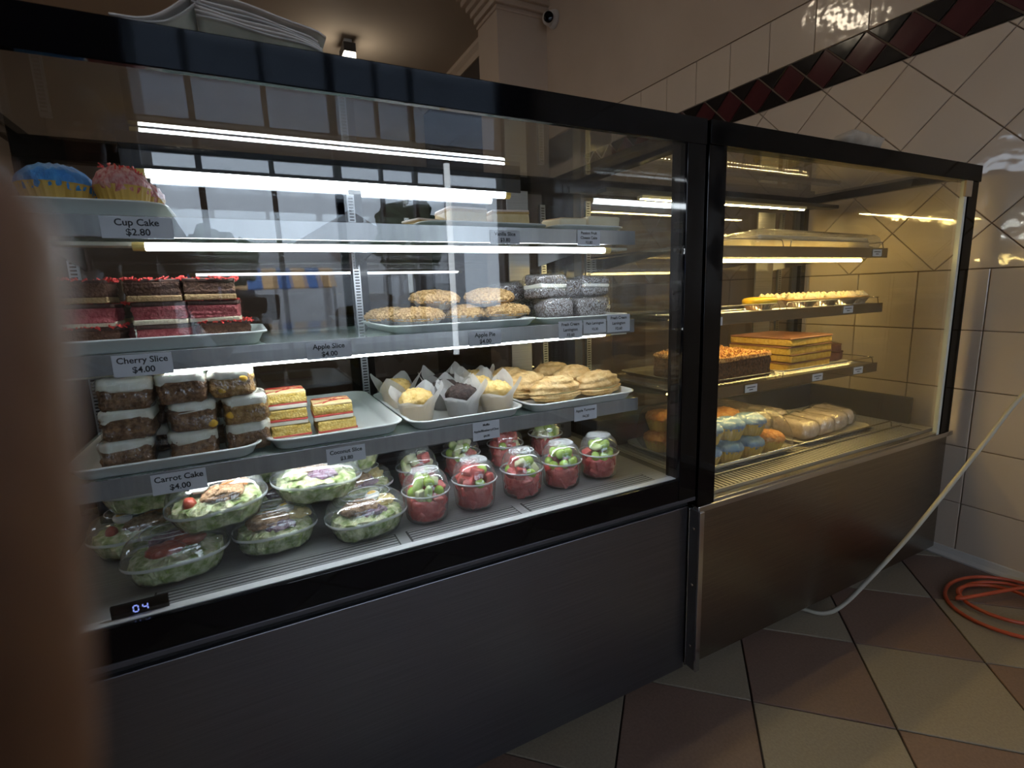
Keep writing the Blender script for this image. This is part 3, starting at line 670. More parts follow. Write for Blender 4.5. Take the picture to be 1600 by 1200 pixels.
for c, x in enumerate((-1.09, -1.0)):
    carrot_cake(f'film-wrapped carrot cake behind the {nm[c]} stack', (x, .25, zc + .098), .04, 80 + c)
    carrot_cake(f'lower film-wrapped carrot cake behind the {nm[c]} stack', (x, .25, zc + .049), .04, 84 + c)
    carrot_cake(f'lowest film-wrapped carrot cake behind the {nm[c]} stack', (x, .25, zc), .04, 86 + c)
# ================================================================== coconut slices
sponge = pbr('yellow_coconut', (.68, .44, .08), .9, 0, (.88, .68, .24), 170, .7, 300)
jam = pbr('jam_layer', (.45, .05, .035), .4)
white_l = pbr('white_cream_layer', (.80, .74, .60), .6)
icing_y = pbr('apricot_icing', (.86, .60, .26), .5, 0, (.90, .68, .36), 60, .2)
drz = pbr('red_drizzle', (.42, .022, .018), .3)
def coco(label, loc, rz, seed, top, w=.068, h=.030):
    t = thing('coconut_slice', label, 'cake slice', loc, rz, 'coconut slices on the lowest shelf')
    MB().pillow(w, w, .008, .003, .0015).jitter(.0008, 120, seed).build('base', white_l, t, True)
    MB().pillow(w * 1.01, w * 1.01, .0035, .003, .0012).jitter(.0014, 120, seed + 1).move(dz=.0072).build('jam', jam, t, True)
    MB().pillow(w * .985, w * .985, h - .0115, .003, .002, nz=4).jitter(.0022, 110, seed + 2).move(dz=.0100).build('sponge', sponge, t, True)
    if top:
        MB().pillow(w * .99, w * .99, .004, .004, .0015).jitter(.0010, 70, seed + 3).move(dz=h - .003).build('icing', icing_y, t, True)
        for a, b, c, d in ((-.48, -.38, .48, .10), (-.48, .30, .48, -.15), (-.46, .40, .46, .28), (-.25, -.40, .3, .42)):
            MB().tube([(a * w, b * w, h + .0012), ((a + c) / 2 * w, (b + d) / 2 * w + .002, h + .0015), (c * w, d * w, h + .0012)], .0010, 6).build('drizzle', drz, t, True)
for k in range(3): coco(f'coconut slice in the taller stack, {("bottom", "middle", "top with red drizzle")[k]}', (-.868 + .003 * (k == 0), .196, zc + k * .0300), (.02, -.01, .03)[k], 100 + k, k == 2)
for k in range(2): coco(f'coconut slice in the shorter stack, {("bottom", "top with red drizzle")[k]}', (-.788 + .004 * (k == 0), .194, zc + k * .0300), (.03, -.02)[k], 110 + k, k == 1, w=.071)
# ================================================================== pies
foil = pbr('foil', (.62, .62, .62), .28, 1, (.70, .70, .70), 60, .4, 120)
crust = pbr('crumble_crust', (.50, .27, .085), .85, 0, (.86, .58, .27), 190, 1.0, 260)
def fine(r, h, seed, amp=.0030, nr=11, n=56):
    m = MB(); rings = []
    for j in range(nr + 1):
        t = PI / 2 * j / nr
        rr = r * math.cos(t) if j < nr else r * .03
        zz = h * math.sin(t) ** .85
        rings.append([(rr * math.cos(2*PI*k/n), rr * math.sin(2*PI*k/n), zz) for k in range(n)])
    m.loft([[(p[0] * .93, p[1] * .93, -.006) for p in rings[0]]] + rings); m.jitter(amp, 150, seed); m.jitter(amp * .6, 330, seed + 3); return m
def pie(label, loc, seed, r=.055, rot=0):
    t = thing('crumble_pie', label, 'pie', loc, rot, 'crumble pies on the middle shelf')
    MB().lathe([(.0, .001), (r * .62, .0), (r * .90, .017), (r * 1.0, .018), (r * 1.0, .0195), (r * .88, .0195), (r * .60, .003)], 90, .010, 30).build('foil_cup', foil, t)
    fine(r * 1.03, .021, seed, .0042, 14, 72).move(dz=.0215).build('crumble', crust, t)
zp = z2 + .005
PIES = [(-.585, .245, 'front left on the tray'), (-.463, .285, 'front middle on the tray'), (-.372, .250, 'front right, next to the lamingtons'), (-.622, .345, 'back left corner of the tray'), (-.50, .385, 'behind the front row in the middle'), (-.395, .370, 'behind the front row at the right')]
for k, (x, y, w) in enumerate(PIES): pie(f'crumble-topped pie in foil cup, {w}', (x, y, zp), 120 + k, .0555 if k != 1 else .050)
pie('crumble-topped pie resting on other pies, left of the two upper ones', (-.530, .295, zp + .036), 130, .056, (.05, .02, 0))
pie('crumble-topped pie resting on other pies, right of the two upper ones', (-.398, .285, zp + .036), 131, .058, (.10, -.03, 0))
# ================================================================== lamingtons in film
lam = flecks('lamington_coat', (.065, .045, .040), (.38, .375, .39), 700, .50)
cream = pbr('whipped_cream', (.82, .82, .76), .5, sss=.1)
def lamington(label, loc, rot, seed, w=.085, d=.075, h=.050, cr=True):
    J = .0045
    t = thing('lamington', label, 'cake', loc, rot, 'wrapped lamingtons on the middle shelf')
    if cr:
        MB().pillow(w * .94, d * .94, h * .44, .014, .008, n=6, ncap=4).jitter(.004, 40, seed).build('lower_half', lam, t, True)
        MB().pillow(w * .90, d * .92, h * .20, .008, .003).jitter(.0030, 60, seed + 1).move(dz=h * .40).build('cream', cream, t, True)
        MB().pillow(w * .94, d * .94, h * .42, .016, .010, n=6, ncap=4).jitter(.006, 36, seed + 2).move(dz=h * .57).build('upper_half', lam, t, True)
    else: MB().pillow(w * .94, d * .94, h * .96, .016, .014, n=6, nz=5, ncap=4).jitter(.007, 36, seed).build('cake', lam, t, True)
    MB().pillow(w, d, h + .002, .018, .014, n=6, nz=5, ncap=4).jitter(.007, 40, seed + 6).build('film_wrap', film_m, t, True)
zl = z2 + .006
for k, (x, y, dz, rz, cr, w) in enumerate([(-.262, .215, 0, .05, False, 'lower front left beside the pies'), (-.170, .205, 0, -.05, False, 'lower front middle'), (-.118, .260, 0, .02, True, 'lower front right at the tray end'),
        (-.265, .245, .050, .25, True, 'upper, big one over the left with cream showing'), (-.325, .330, .042, .2, False, 'upper back left behind the pies'), (-.185, .270, .046, 0, False, 'upper middle, lower than its neighbours'), (-.125, .255, .052, -.12, True, 'upper right above the tray end'), (-.23, .36, 0, .1, False, 'back row on the tray')]):
    lamington(f'film-wrapped coconut lamington, {w}', (x, y, zl + dz), (.03 * (k % 3 - 1), .02, rz), 140 + k, cr=cr, w=(.098 if k == 3 else .084), h=.054 if k == 3 else .048)
# ================================================================== muffins in paper
paper = clear('muffin_paper', (.97, .95, .92), .02, 0, .4, body=(.95, .94, .92), body_fac=.62, through=.5)
muf_y = pbr('plain_muffin', (.66, .42, .12), .8, 0, (.80, .58, .24), 60, .6, 130)
muf_c = pbr('chocolate_muffin', (.022, .012, .010), .75, 0, (.055, .030, .024), 90, .9, 120)
def muffin(label, loc, rz, seed, mat, r=.033, low=False):
    t = thing('muffin', label, 'muffin', loc, rz, 'muffins on the lowest shelf')
    MB().lathe([(.001, .002), (r * .76, .002), (r * .90, .040)], 40).jitter(.002, 50, seed).build('crumb_body', mat, t, True)
    fine(r * .98, .025, seed, .0040, 10, 48).move(dz=.041).build('crown', mat, t, True)
    n = 48; rnd = random.Random(seed); ph = rnd.uniform(0, 1.5); rings = []
    tall = [rnd.uniform(.75, 1.2) for _ in range(4)]; ph = rnd.uniform(-.15, .15); tall[2] = .18 if low else tall[2]
    for j in range(9):
        f = j / 8; row = []
        for k in range(n):
            a = 2 * PI * k / n; q = ((a + ph) / (PI / 2)) % 4; i = int(q); e = q - i
            flap = (1 - abs(2 * e - 1)) ** .85 * tall[i]
            zz = f * (.038 + .042 * flap); over = max(0, zz - .036)
            rr = r * .86 + min(zz, .04) * .20 + over * (.75 - .30 * flap) + .0018 * math.cos(8 * a + seed) * f
            row.append((rr * math.cos(a), rr * math.sin(a), zz + .001))
        rings.append(row)
    MB().loft(rings, True, False).jitter(.0022, 45, seed + 4, .01).build('paper_wrap', paper, t)
zm = z3 + .004
for k, (x, y, m_, w) in enumerate([(-.622, .178, muf_y, 'pale muffin in white paper, front left, golden top showing'), (-.526, .166, muf_c, 'chocolate muffin in white paper, front middle'), (-.446, .164, muf_y, 'pale muffin in white paper, front right beside the turnovers'),
        (-.622, .335, muf_y, 'pale muffin in white paper, back left corner'), (-.532, .250, muf_c, 'chocolate muffin in white paper, second row middle'), (-.500, .345, muf_c, 'chocolate muffin in white paper, back row'), (-.452, .250, muf_y, 'pale muffin in white paper, second row right'), (-.425, .345, muf_y, 'pale muffin in white paper, back row right')]):
    muffin(w, (x, y, zm), (.1, -.1, .05, .2, .3, -.2, .1, 0)[k], 160 + k, m_, .036, k < 3)
# ================================================================== turnovers
pastry = pbr('golden_pastry', (.60, .33, .10), .55, 0, (.86, .62, .30), 40, .6, 140)
custard = pbr('cream_filling', (.85, .76, .38), .5)
def turnover(label, loc, rot, seed, a=.067, b=.037):
    t = thing('turnover', label, 'pastry', (loc[0], loc[1] + .012, loc[2]), rot, 'turnovers on the lowest shelf')
    def half(sgn, c):
        def fn(u, v): return 1 + .042 * math.sin(13 * v + 1.2 * math.sin(2 * u + seed) + seed) + .02 * noise.noise(Vector((u * 2, v * 3, seed)))
        m = MB().ell(a, b, c, 40, 64, fn); m.v = [(x, y, max(z, -.003) if sgn > 0 else min(z, .003)) for x, y, z in m.v]; return m.jitter(.0015, 90, seed)
    half(-1, .020).move(dz=.020).build('lower_shell', pastry, t, True)
    MB().ell(a * .90, b * .80, .013, 24, 10).jitter(.004, 60, seed).move(dz=.024).build('filling', custard, t, True)
    m = half(1, .034); m.xf(Matrix.Rotation(-.12, 4, 'X')); m.move(0, .004, .026).build('upper_shell', pastry, t, True)
for k, (x, y, dz, rot, w) in enumerate([(-.292, .150, 0, (0, 0, .05), 'shell-shaped turnover at the front of the tray'), (-.330, .235, .004, (.25, 0, .12), 'shell-shaped turnover behind the front one, leaning'), (-.330, .330, .004, (.25, 0, .08), 'shell-shaped turnover at the back left'),
        (-.165, .160, 0, (.10, 0, .12), 'shell-shaped turnover at the tray end with cream showing'), (-.185, .245, .006, (.35, 0, .25), 'shell-shaped turnover leaning behind the one at the tray end'), (-.19, .34, .004, (.3, 0, .2), 'shell-shaped turnover in the back right corner')]):
    turnover(w, (x, y, z3 + .004 + dz), rot, 180 + k)
# ================================================================== top shelf
cup_gold = pbr('gold_paper_cup', (.50, .31, .055), .6, 0, (.58, .38, .09), 40)
def cupcake(label, loc, seed, icing, r=.040, group='cupcakes on the top shelf', speck=None, cupm=None):
    t = thing('cupcake', label, 'cupcake', loc, seed * .7, group)
    t.scale = (1, 1, 1.5 if cupm is None else 1.22)
    MB().lathe([(.001, 0), (r * .72, 0), (r * 1.0, .030), (r * 1.04, .032)], 72, .022, 24).build('paper_cup', cupm or cup_gold, t)
    fine(r * 1.02, .020, seed, .0035, 8, 40).move(dz=.032).build('icing', icing, t, True)
    if speck: flakes(40, r * 1.3, r * 1.3, .050, speck, t, seed, False, 'sprinkles', .0028)
blue_ic = pbr('blue_icing', (.030, .20, .55), .6, 0, (.06, .30, .66), 60, .6, 120)
pink_ic = pbr('speckled_pink_icing', (.42, .05, .06), .6, 0, (.62, .36, .34), 160, .6, 120)
zt = z1 + .005
cupcake('gold-cased cupcake with blue icing beside the finger', (-1.150, .205, zt), 1, blue_ic, .045)
cupcake('gold-cased cupcake with red speckled icing at the tray edge', (-1.066, .195, zt), 2, pink_ic, .036, speck=redflake)
cupcake('gold-cased blue cupcake in the back row of the tray', (-1.150, .305, zt), 3, blue_ic, .043)
cupcake('gold-cased red speckled cupcake in the back row of the tray', (-1.062, .290, zt), 4, pink_ic, .040)
van = pbr('vanilla_custard', (.70, .52, .24), .7, 0, (.76, .60, .33), 40, .2, 80)
van_cut = pbr('flaky_pastry', (.58, .36, .13), .8, 0, (.68, .46, .20), 160, .5, 300, stretch=(1, 1, 6))
van_ic = pbr('pink_white_icing', (.80, .66, .58), .4)
def vanilla(label, loc, rz, seed, w=.090, d=.085, h=.046):
    t = thing('vanilla_slice', label, 'cake slice', loc, rz, 'vanilla slices on the top shelf')
    MB().pillow(w, d, .007, .003, .002).jitter(.0018, 80, seed).build('pastry_base', van_cut, t, True)
    MB().pillow(w * .97, d * .97, h - .013, .004, .003, nz=4).jitter(.002, 50, seed + 1).move(dz=.006).build('custard', van, t, True)
    MB().pillow(w, d, .005, .003, .002).jitter(.0018, 80, seed + 2).move(dz=h - .009).build('pastry_top', van_cut, t, True)
    MB().pillow(w * .98, d * .98, .005, .004, .002).jitter(.0015, 60, seed + 3).move(dz=h - .005).build('icing', van_ic, t, True)
vanilla('vanilla slice with pale icing, left of the three', (-.478, .240, zt), .05, 200)
vanilla('vanilla slice with pale icing, middle of the three', (-.420, .335, zt), .0, 201)
vanilla('vanilla slice with pink icing, right of the three', (-.366, .250, zt), -.12, 202)
vanilla('low end piece of vanilla slice at the left of the tray', (-.560, .270, zt), .3, 203, .055, .07, .026)
cheese = pbr('cheesecake', (.76, .66, .42), .7, 0, (.80, .71, .49), 40, .2)
cheese_top = pbr('baked_cheesecake_top', (.48, .27, .10), .7, 0, (.70, .50, .24), 50, .4)
def cheesecake(label, loc, rz, seed, w=.085, d=.075, h=.034):
    t = thing('cheesecake_slice', label, 'cake slice', loc, rz, 'cheesecake slices on the top shelf')
    MB().pillow(w, d, .006, .003, .002).jitter(.0015, 80, seed).build('crumb_base', biscuit, t, True)
    m = MB().pillow(w * .98, d * .98, h - .008, .005, .004, nz=4); m.jitter(.005, 22, seed + 1, .004); m.move(dz=.005).build('filling', cheese, t, True)
    m = MB().pillow(w * .96, d * .96, .004, .005, .0015); m.jitter(.005, 22, seed + 1); m.move(dz=h - .006).build('baked_top', cheese_top, t, True)
cheesecake('passion fruit cheesecake slice at the left of its tray', (-.225, .215, zt), .1, 210)
cheesecake('passion fruit cheesecake slice at the right end of the top shelf', (-.142, .205, zt), -.1, 211, h=.038)
cheesecake('passion fruit cheesecake slice in the back of its tray', (-.19, .31, zt), .0, 212, h=.036)
# ================================================================== salads in oval tubs
lettuce = pbr('lettuce', (.20, .29, .06), .5, 0, (.72, .72, .46), 75, .7, 70, sss=.15)
meat = pbr('pulled_meat', (.27, .135, .06), .75, 0, (.52, .32, .18), 90, .9, 140)
tomato = pbr('tomato', (.33, .05, .03), .35, 0, (.45, .09, .05), 40)
eggw = pbr('egg_white', (.82, .81, .76), .35, sss=.1)
yolk = pbr('egg_yolk', (.82, .52, .10), .5)
cheese_y = pbr('grated_cheese', (.75, .56, .20), .6, 0, (.82, .66, .32), 90)
purple = pbr('red_cabbage', (.16, .07, .12), .5, 0, (.36, .26, .32), 60)
carrotm = pbr('grated_carrot', (.50, .19, .04), .6, 0, (.60, .27, .08), 90)
def salad(label, loc, rot, seed, kind=0, a=.078, b=.058):
    t = thing('salad_tub', label, 'salad tub', loc, rot, 'salads in clear tubs on the cabinet floor')
    n = 96; t.scale = (1, 1, .93)
    def R(k, z, rib=0): return [(x, y, z) for x, y in oval(a * k, b * k, n, 2.5, rib, 32)]
    bt = MB().loft([R(.70, .001), R(.78, .003), R(.86, .020, .018), R(.93, .036, .018), R(.955, .037), R(.99, .038), R(.995, .040)], True, False).build('base', rib_m, t, True)
    ld = MB().loft([R(.995, .041), R(.985, .042), R(.965, .046), R(.95, .058), R(.88, .070), R(.76, .077), R(.64, .0795), R(.60, .0805), R(.585, .084), R(.55, .0855), R(.30, .0855), R(.05, .0855)], False, True).build('lid', lid_m, t, True)
    MB().tube(R(.60, .0835) + [R(.60, .0835)[0]], .0007, 6, False).build('lid_ridge', rim_m, ld, True)
    MB().tube(R(.40, .0858) + [R(.40, .0858)[0]], .0006, 6, False).build('lid_ridge', rim_m, ld, True)
    MB().loft([R(1.0, .0375), R(1.012, .039), R(1.012, .042), R(1.0, .0435)], False, False).build('rim', rim_m, t, True)
    rnd = random.Random(seed)
    m = MB().loft([[(x, y, z) for x, y in oval(a * k, b * k, 72, 2.4)] for k, z in ((.66, .003), (.76, .006), (.82, .018), (.87, .032), (.84, .042), (.66, .047), (.40, .050), (.15, .052))]); m.jitter(.006, 70, seed, .006); m.jitter(.003, 170, seed + 1, .006)
    m.build('lettuce', lettuce, t)
    # lettuce leaves standing at the rim
    leaf = MB()
    for k in range(9):
        th = 2 * PI * k / 9 + rnd.uniform(-.2, .2); g = 6
        rings = [[((a * .80 - .004 * j) * math.cos(th + (i - g/2) * .085), (b * .80 - .004 * j) * math.sin(th + (i - g/2) * .085), .030 + .0055 * j + .002 * math.sin(3 * i + k)) for i in range(g + 1)] for j in range(5)]
        q = MB().loft(rings, False, False, False); q.jitter(.004, 110, seed + k); bb = len(leaf.v); leaf.v += q.v; leaf.f += [tuple(bb + i for i in f) for f in q.f]
    o = leaf.build('lettuce_leaves', lettuce, t, True); o['kind'] = 'stuff'
    def lump(name, mat, x, y, z, s, amp=.006, fr=90): MB().ell(s[0], s[1], s[2], 28, 16).jitter(amp, fr, seed + 11).jitter(amp * .5, fr * 2.3, seed + 13).build(name, mat, t, loc=(x, y, z))
    def egg(x, y, z):
        MB().ell(.019, .014, .009, 24, 12).build('egg_half', eggw, t, True, loc=(x, y, z), rot=(.1, .1, seed)); MB().ell(.010, .009, .006, 16, 8).build('egg_yolk', yolk, t, True, loc=(x, y, z + .0045))
    if kind == 0: egg(-.022, .006, .068); lump('pulled_meat', meat, .010, -.012, .054, (.034, .026, .014)); lump('grated_carrot', carrotm, .030, .012, .056, (.022, .018, .012)); lump('tomato_wedge', tomato, -.040, -.012, .050, (.010, .014, .012), .001)
    if kind == 1: egg(.018, .008, .069); lump('sliced_meat', tomato if False else meat, -.012, .008, .060, (.034, .024, .014)); lump('red_cabbage', purple, .006, -.020, .050, (.026, .018, .014)); lump('lettuce_heart', lettuce, -.040, -.008, .052, (.020, .022, .012))
    if kind == 2: egg(.020, .016, .066); lump('grated_cheese', cheese_y, .040, .006, .054, (.020, .018, .012)); lump('pulled_meat', meat, -.012, -.004, .056, (.038, .028, .014)); lump('red_cabbage', purple, .006, -.024, .048, (.026, .014, .012))
    if kind == 3: lump('tomato_slices', tomato, -.014, -.016, .054, (.028, .020, .012), .003); lump('tomato_slices', tomato, .020, .006, .056, (.024, .018, .012), .003); lump('red_cabbage', purple, -.010, .022, .054, (.030, .018, .012))
for k, (x, y, z, rot, kind, w, sc) in enumerate([(-1.062, .135, 0, (0, 0, .08), 3, 'clear oval salad tub with tomato and lettuce, front left on the cabinet floor', 1.0), (-.992, .140, .0765, (.08, -.06, .12), 0, 'clear oval salad tub with egg and browned meat stacked over the front left tubs', 1.0),
        (-.910, .150, 0, (0, 0, .05), 2, 'clear oval salad tub low between the two stacked ones', .92), (-.832, .165, .0765, (.05, .06, .10), 1, 'clear oval salad tub with red cabbage stacked on top of two tubs', 1.04), (-.752, .120, 0, (0, 0, .18), 2, 'clear oval salad tub beside the fruit cups with egg and cheese', .98),
        (-1.135, .275, 0, (0, 0, .2), 0, 'clear oval salad tub at the back left corner', 1.0), (-1.11, .285, .0765, (0, 0, .1), 3, 'clear oval salad tub stacked at the back left corner', 1.0), (-.905, .315, 0, (0, 0, 0), 1, 'clear oval salad tub at the back behind the stacked tubs', 1.0), (-.905, .32, .0765, (0, 0, .1), 3, 'upper clear salad tub at the back under the shelf', .95), (-.735, .280, 0, (0, 0, .3), 2, 'clear oval salad tub at the back beside the fruit cups', .96), (-.755, .275, .081, (0, 0, -.1), 2, 'upper clear salad tub at the back beside the fruit cups', .92)]):
    salad(w, (x, y, zd + .001 + z), rot, 220 + k, kind, .078 * sc, .058 * sc)
# ================================================================== fruit cups
melon = pbr('watermelon', (.40, .028, .030), .28, 0, (.58, .11, .095), 60, .3, 120, sss=.1)
grape = pbr('green_grape', (.30, .46, .05), .22, 0, (.44, .58, .12), 20, sss=.2)
kiwi = pbr('green_apple', (.34, .50, .10), .35, 0, (.70, .72, .40), 30, sss=.1)
rock = pbr('honeydew', (.68, .70, .40), .4, 0, (.76, .76, .50), 40, sss=.1)
chunk = MB().pillow(.026, .024, .024, .004, .003, n=2, ne=2, nz=2, ncap=1, z=-.012).jitter(.003, 70, 3).mesh('watermelon_chunk', melon, True)
chunk2 = MB().pillow(.030, .020, .022, .004, .003, n=2, ne=2, nz=2, ncap=1, z=-.011).jitter(.003, 70, 8).mesh('watermelon_chunk', melon, True)
grp = MB().ell(.0125, .0105, .0105, 14, 9).mesh('grape', grape, True)
hon = MB().pillow(.022, .018, .016, .003, .002, n=2, ne=2, nz=2, ncap=1, z=-.008).jitter(.003, 70, 4).mesh('melon_cube', rock, True)
wedge = MB().ell(.020, .009, .011, 16, 9).jitter(.002, 60, 2).mesh('apple_wedge', kiwi, True)
cup_me = MB().loft([[((r * (1 + rib * math.cos(30 * 2*PI*k/120))) * math.cos(2*PI*k/120), (r * (1 + rib * math.cos(30 * 2*PI*k/120))) * math.sin(2*PI*k/120), z) for k in range(120)] for r, z, rib in ((.030, .001, 0), (.040, .002, 0), (.0425, .006, .016), (.0465, .055, .016), (.0470, .058, 0), (.0490, .060, 0))], True, False).mesh('cup', rib_m, True)
lid_me = MB().lathe([(.0490, .061), (.0475, .063), (.0465, .072), (.0440, .084), (.0390, .094), (.0330, .099), (.0300, .1005)], 64).mesh('lid', lid_m, True)
top_me = MB().lathe([(.0300, .1005), (.0295, .1045), (.0275, .1058), (.001, .1062)], 48, cap1=True).mesh('lid_top', plastic_frost, True)
rim_me = MB().lathe([(.0490, .0590), (.0505, .0600), (.0505, .0625), (.0490, .0635)], 64).mesh('rim', rim_m, True)
juice_me = MB().lathe([(.001, .004), (.034, .004), (.037, .010), (.0395, .042), (.037, .047), (.001, .049)], 48, .008, 17, True, True).jitter(.0016, 80, 4).mesh('watermelon_mass', melon, True)
def fruit_cup(label, loc, seed, top='mix', s=1.0):
    t = thing('fruit_cup', label, 'fruit cup', loc, seed * .9, 'fruit cups on the cabinet floor'); t.scale = (s, s, s)
    put('cup', cup_me, t); l_ = put('lid', lid_me, t); put('stippled_top', top_me, l_); put('rim', rim_me, t)
    put('watermelon_mass', juice_me, t)
    rnd = random.Random(seed)
    pool = {'mix': [chunk, grp, hon, wedge, grp, chunk2, grp], 'green': [grp, grp, wedge, grp, hon, grp, wedge], 'red': [chunk, chunk2, grp, chunk, hon, chunk2, chunk], 'pale': [hon, hon, grp, wedge, hon, chunk, grp]}[top]
    for k in range(8):
        a = 2 * PI * k / 8 + rnd.uniform(-.2, .2); me = pool[k % 7] if top != 'green' or k % 2 else rnd.choice((chunk, grp))
        put(me.name.split('.')[0], me, t, (.0285 * math.cos(a), .0285 * math.sin(a), .058 + rnd.uniform(-.004, .006)), (rnd.uniform(0, 3), rnd.uniform(0, 3), rnd.uniform(0, 3)))
    for k in range(5):
        a = 2 * PI * k / 5 + rnd.uniform(-.3, .3); me = rnd.choice(pool)
        put(me.name.split('.')[0], me, t, (.018 * math.cos(a), .018 * math.sin(a), .077 + rnd.uniform(-.003, .005)), (rnd.uniform(0, 3), rnd.uniform(0, 3), rnd.uniform(0, 3)))
    for k in range(16):
        a = 2 * PI * (k % 8 + .5 * (k // 8)) / 8 + rnd.uniform(-.15, .15); me = rnd.choice((chunk, chunk2, chunk, chunk2, chunk, grp if k > 7 and top != 'red' else chunk2))
        put(me.name.split('.')[0], me, t, ((.0255 + .002 * (k // 8)) * math.cos(a), (.0255 + .002 * (k // 8)) * math.sin(a), .018 + .020 * (k // 8) + rnd.uniform(-.003, .003)), (rnd.uniform(0, 3), rnd.uniform(0, 3), rnd.uniform(0, 3)))
for k, (x, y, top, w) in enumerate([(-.632, .120, 'mix', 'lidded fruit cup at the left end of the front row'), (-.523, .126, 'red', 'lidded fruit cup, second from the left in the front row, watermelon on top'), (-.407, .128, 'mix', 'lidded fruit cup in the middle of the front row'), (-.303, .128, 'green', 'lidded fruit cup, fourth in the front row, grapes on top'), (-.192, .132, 'green', 'lidded fruit cup at the right end of the front row'),
        (-.605, .270, 'pale', 'lidded fruit cup at the left end of the back row'), (-.480, .310, 'pale', 'lidded fruit cup with pale melon in the back row'), (-.352, .320, 'red', 'lidded fruit cup with watermelon in the back row'), (-.215, .345, 'pale', 'lidded fruit cup at the right end of the back row')]):
    fruit_cup(w, (x, y, zd + .001), 240 + k, top, .97)
# ================================================================== warm cabinet food
g1, g2, g3, gd = BS[0][0], BS[1][0], BS[2][0], .4902
# bagged slab on the top shelf
bagfilm = clear('bag_film', (.93, .92, .88), .05, .05, .10, .9, 45, body=(.85, .82, .74), body_fac=.16, dist=.008)
t = thing('bagged_slab', 'long pale slab cake in a clear plastic bag on the top warm shelf', 'cake', (.70, .270, g1 + .002), .03)
MB().pillow(.60, .17, .028, .012, .006, nz=3).jitter(.004, 18, 5).build('slab', pbr('pale_slab', (.66, .52, .28), .7, 0, (.74, .62, .38), 30, .3), t, True)
MB().pillow(.58, .16, .010, .012, .004).jitter(.004, 20, 6).move(dz=.026).build('icing', pbr('slab_icing', (.74, .64, .46), .5), t, True)
m = MB().pillow(.66, .21, .048, .03, .016, n=8, nz=4, ncap=10); m.jitter(.012, 22, 7); m.jitter(.004, 70, 9); m.v = [(x, y, max(z, .0005)) for x, y, z in m.v]; m.build('plastic_bag', bagfilm, t, True)
# tarts
yellow = pbr('lemon_glaze', (.80, .50, .03), .25, 0, (.84, .57, .05), 20)
t = thing('lemon_tart', 'round tart with smooth yellow glaze in a foil cup on the warm shelf', 'tart', (.455, .200, g2 + .001))
MB().lathe([(.001, 0), (.034, 0), (.046, .017), (.049, .018), (.046, .019), (.001, .018)], 60, .015, 30).build('foil_cup', foil, t)
MB().lathe([(.046, .018), (.0485, .022), (.048, .029), (.043, .034), (.030, .0365), (.001, .037)], 48, cap1=True).build('glaze', yellow, t, True)
meringue = pbr('cream_piping', (.80, .66, .40), .6, 0, (.86, .76, .54), 60, .3)
tartcase = pbr('tart_pastry', (.58, .34, .12), .8, 0, (.66, .42, .17), 90, .4)
def mer(label, loc, seed):
    t = thing('cream_tart', label, 'tart', loc, seed, 'cream topped tarts on the warm shelf')
    MB().lathe([(.001, 0), (.036, 0), (.048, .018), (.052, .019), (.048, .020), (.001, .019)], 60, .015, 30).build('foil_cup', foil, t)
    MB().lathe([(.030, .016), (.048, .019), (.0505, .024), (.047, .026), (.001, .025)], 48, cap1=True).jitter(.001, 90, seed).build('pastry_case', tartcase, t, True)
    rnd = random.Random(seed)
    for k in range(7):
        a = 2 * PI * k / 6; rr = 0 if k == 6 else .029
        m = MB().loft([[(rr_ * (1 + .16 * math.cos(6 * 2*PI*i/24 + z * 90)) * math.cos(2*PI*i/24), rr_ * (1 + .16 * math.cos(6 * 2*PI*i/24 + z * 90)) * math.sin(2*PI*i/24), z) for i in range(24)] for rr_, z in ((.014, 0), (.0145, .004), (.010, .010), (.005, .016), (.0008, .020))])
        m.build('cream_rosette', meringue, t, True, loc=(rr * math.cos(a), rr * math.sin(a), .0235), rot=(rnd.uniform(-.2, .2), rnd.uniform(-.2, .2), rnd.uniform(0, 3)))
for k, (x, y, w) in enumerate([(.655, .205, 'first in front'), (.765, .205, 'second in front'), (.87, .205, 'third in front'), (.955, .215, 'front, at the shelf end'), (.67, .315, 'first of the back row'), (.79, .32, 'middle of the back row'), (.90, .32, 'last of the back row')]):
    mer(f'piped cream tart in foil cup on the warm shelf, {w}', (x, y, g2 + .001), 260 + k)
# coconut cake, layered sponge, brownies
dtray = pbr('dark_tray', (.10, .09, .08), .4, .6)
tray('dark metal tray under the coconut cake on the warm shelf', .14, .50, .148, .48, g3 + .005, .014, dtray)
tray('pale tray under the layered sponge on the warm shelf', .515, .90, .160, .50, g3 + .005, .010, pbr('cream_tray', (.58, .54, .46), .4))
coc_side = pbr('dark_toffee_cake', (.055, .024, .012), .8, 0, (.17, .075, .03), 100, .8, 160)
coc_top = flecks('toasted_coconut', (.34, .13, .035), (.78, .44, .16), 300, .45)
t = thing('coconut_cake', 'dark cake with toasted coconut topping on the warm shelf nearest the post', 'cake', (.330, .262, g3 + .008), .04)
m = MB().pillow(.27, .22, .064, .012, .006, n=6, nz=8, ncap=8); m.jitter(.004, 70, 5); m.build('cake', coc_side, t, True)
m = MB().pillow(.272, .222, .012, .014, .005, n=6, ncap=14); m.jitter(.005, 90, 6); m.jitter(.003, 200, 3); m.move(dz=.060).build('coconut_top', coc_top, t, True)
flakes(300, .26, .21, .074, coc_top, t, 12, False, 'coconut_shreds', .005)
sponge2 = pbr('butter_sponge', (.48, .29, .045), .85, 0, (.60, .40, .085), 70, .5, 160)
glaze2 = pbr('caramel_glaze', (.15, .058, .030), .35, 0, (.22, .095, .052), 20)
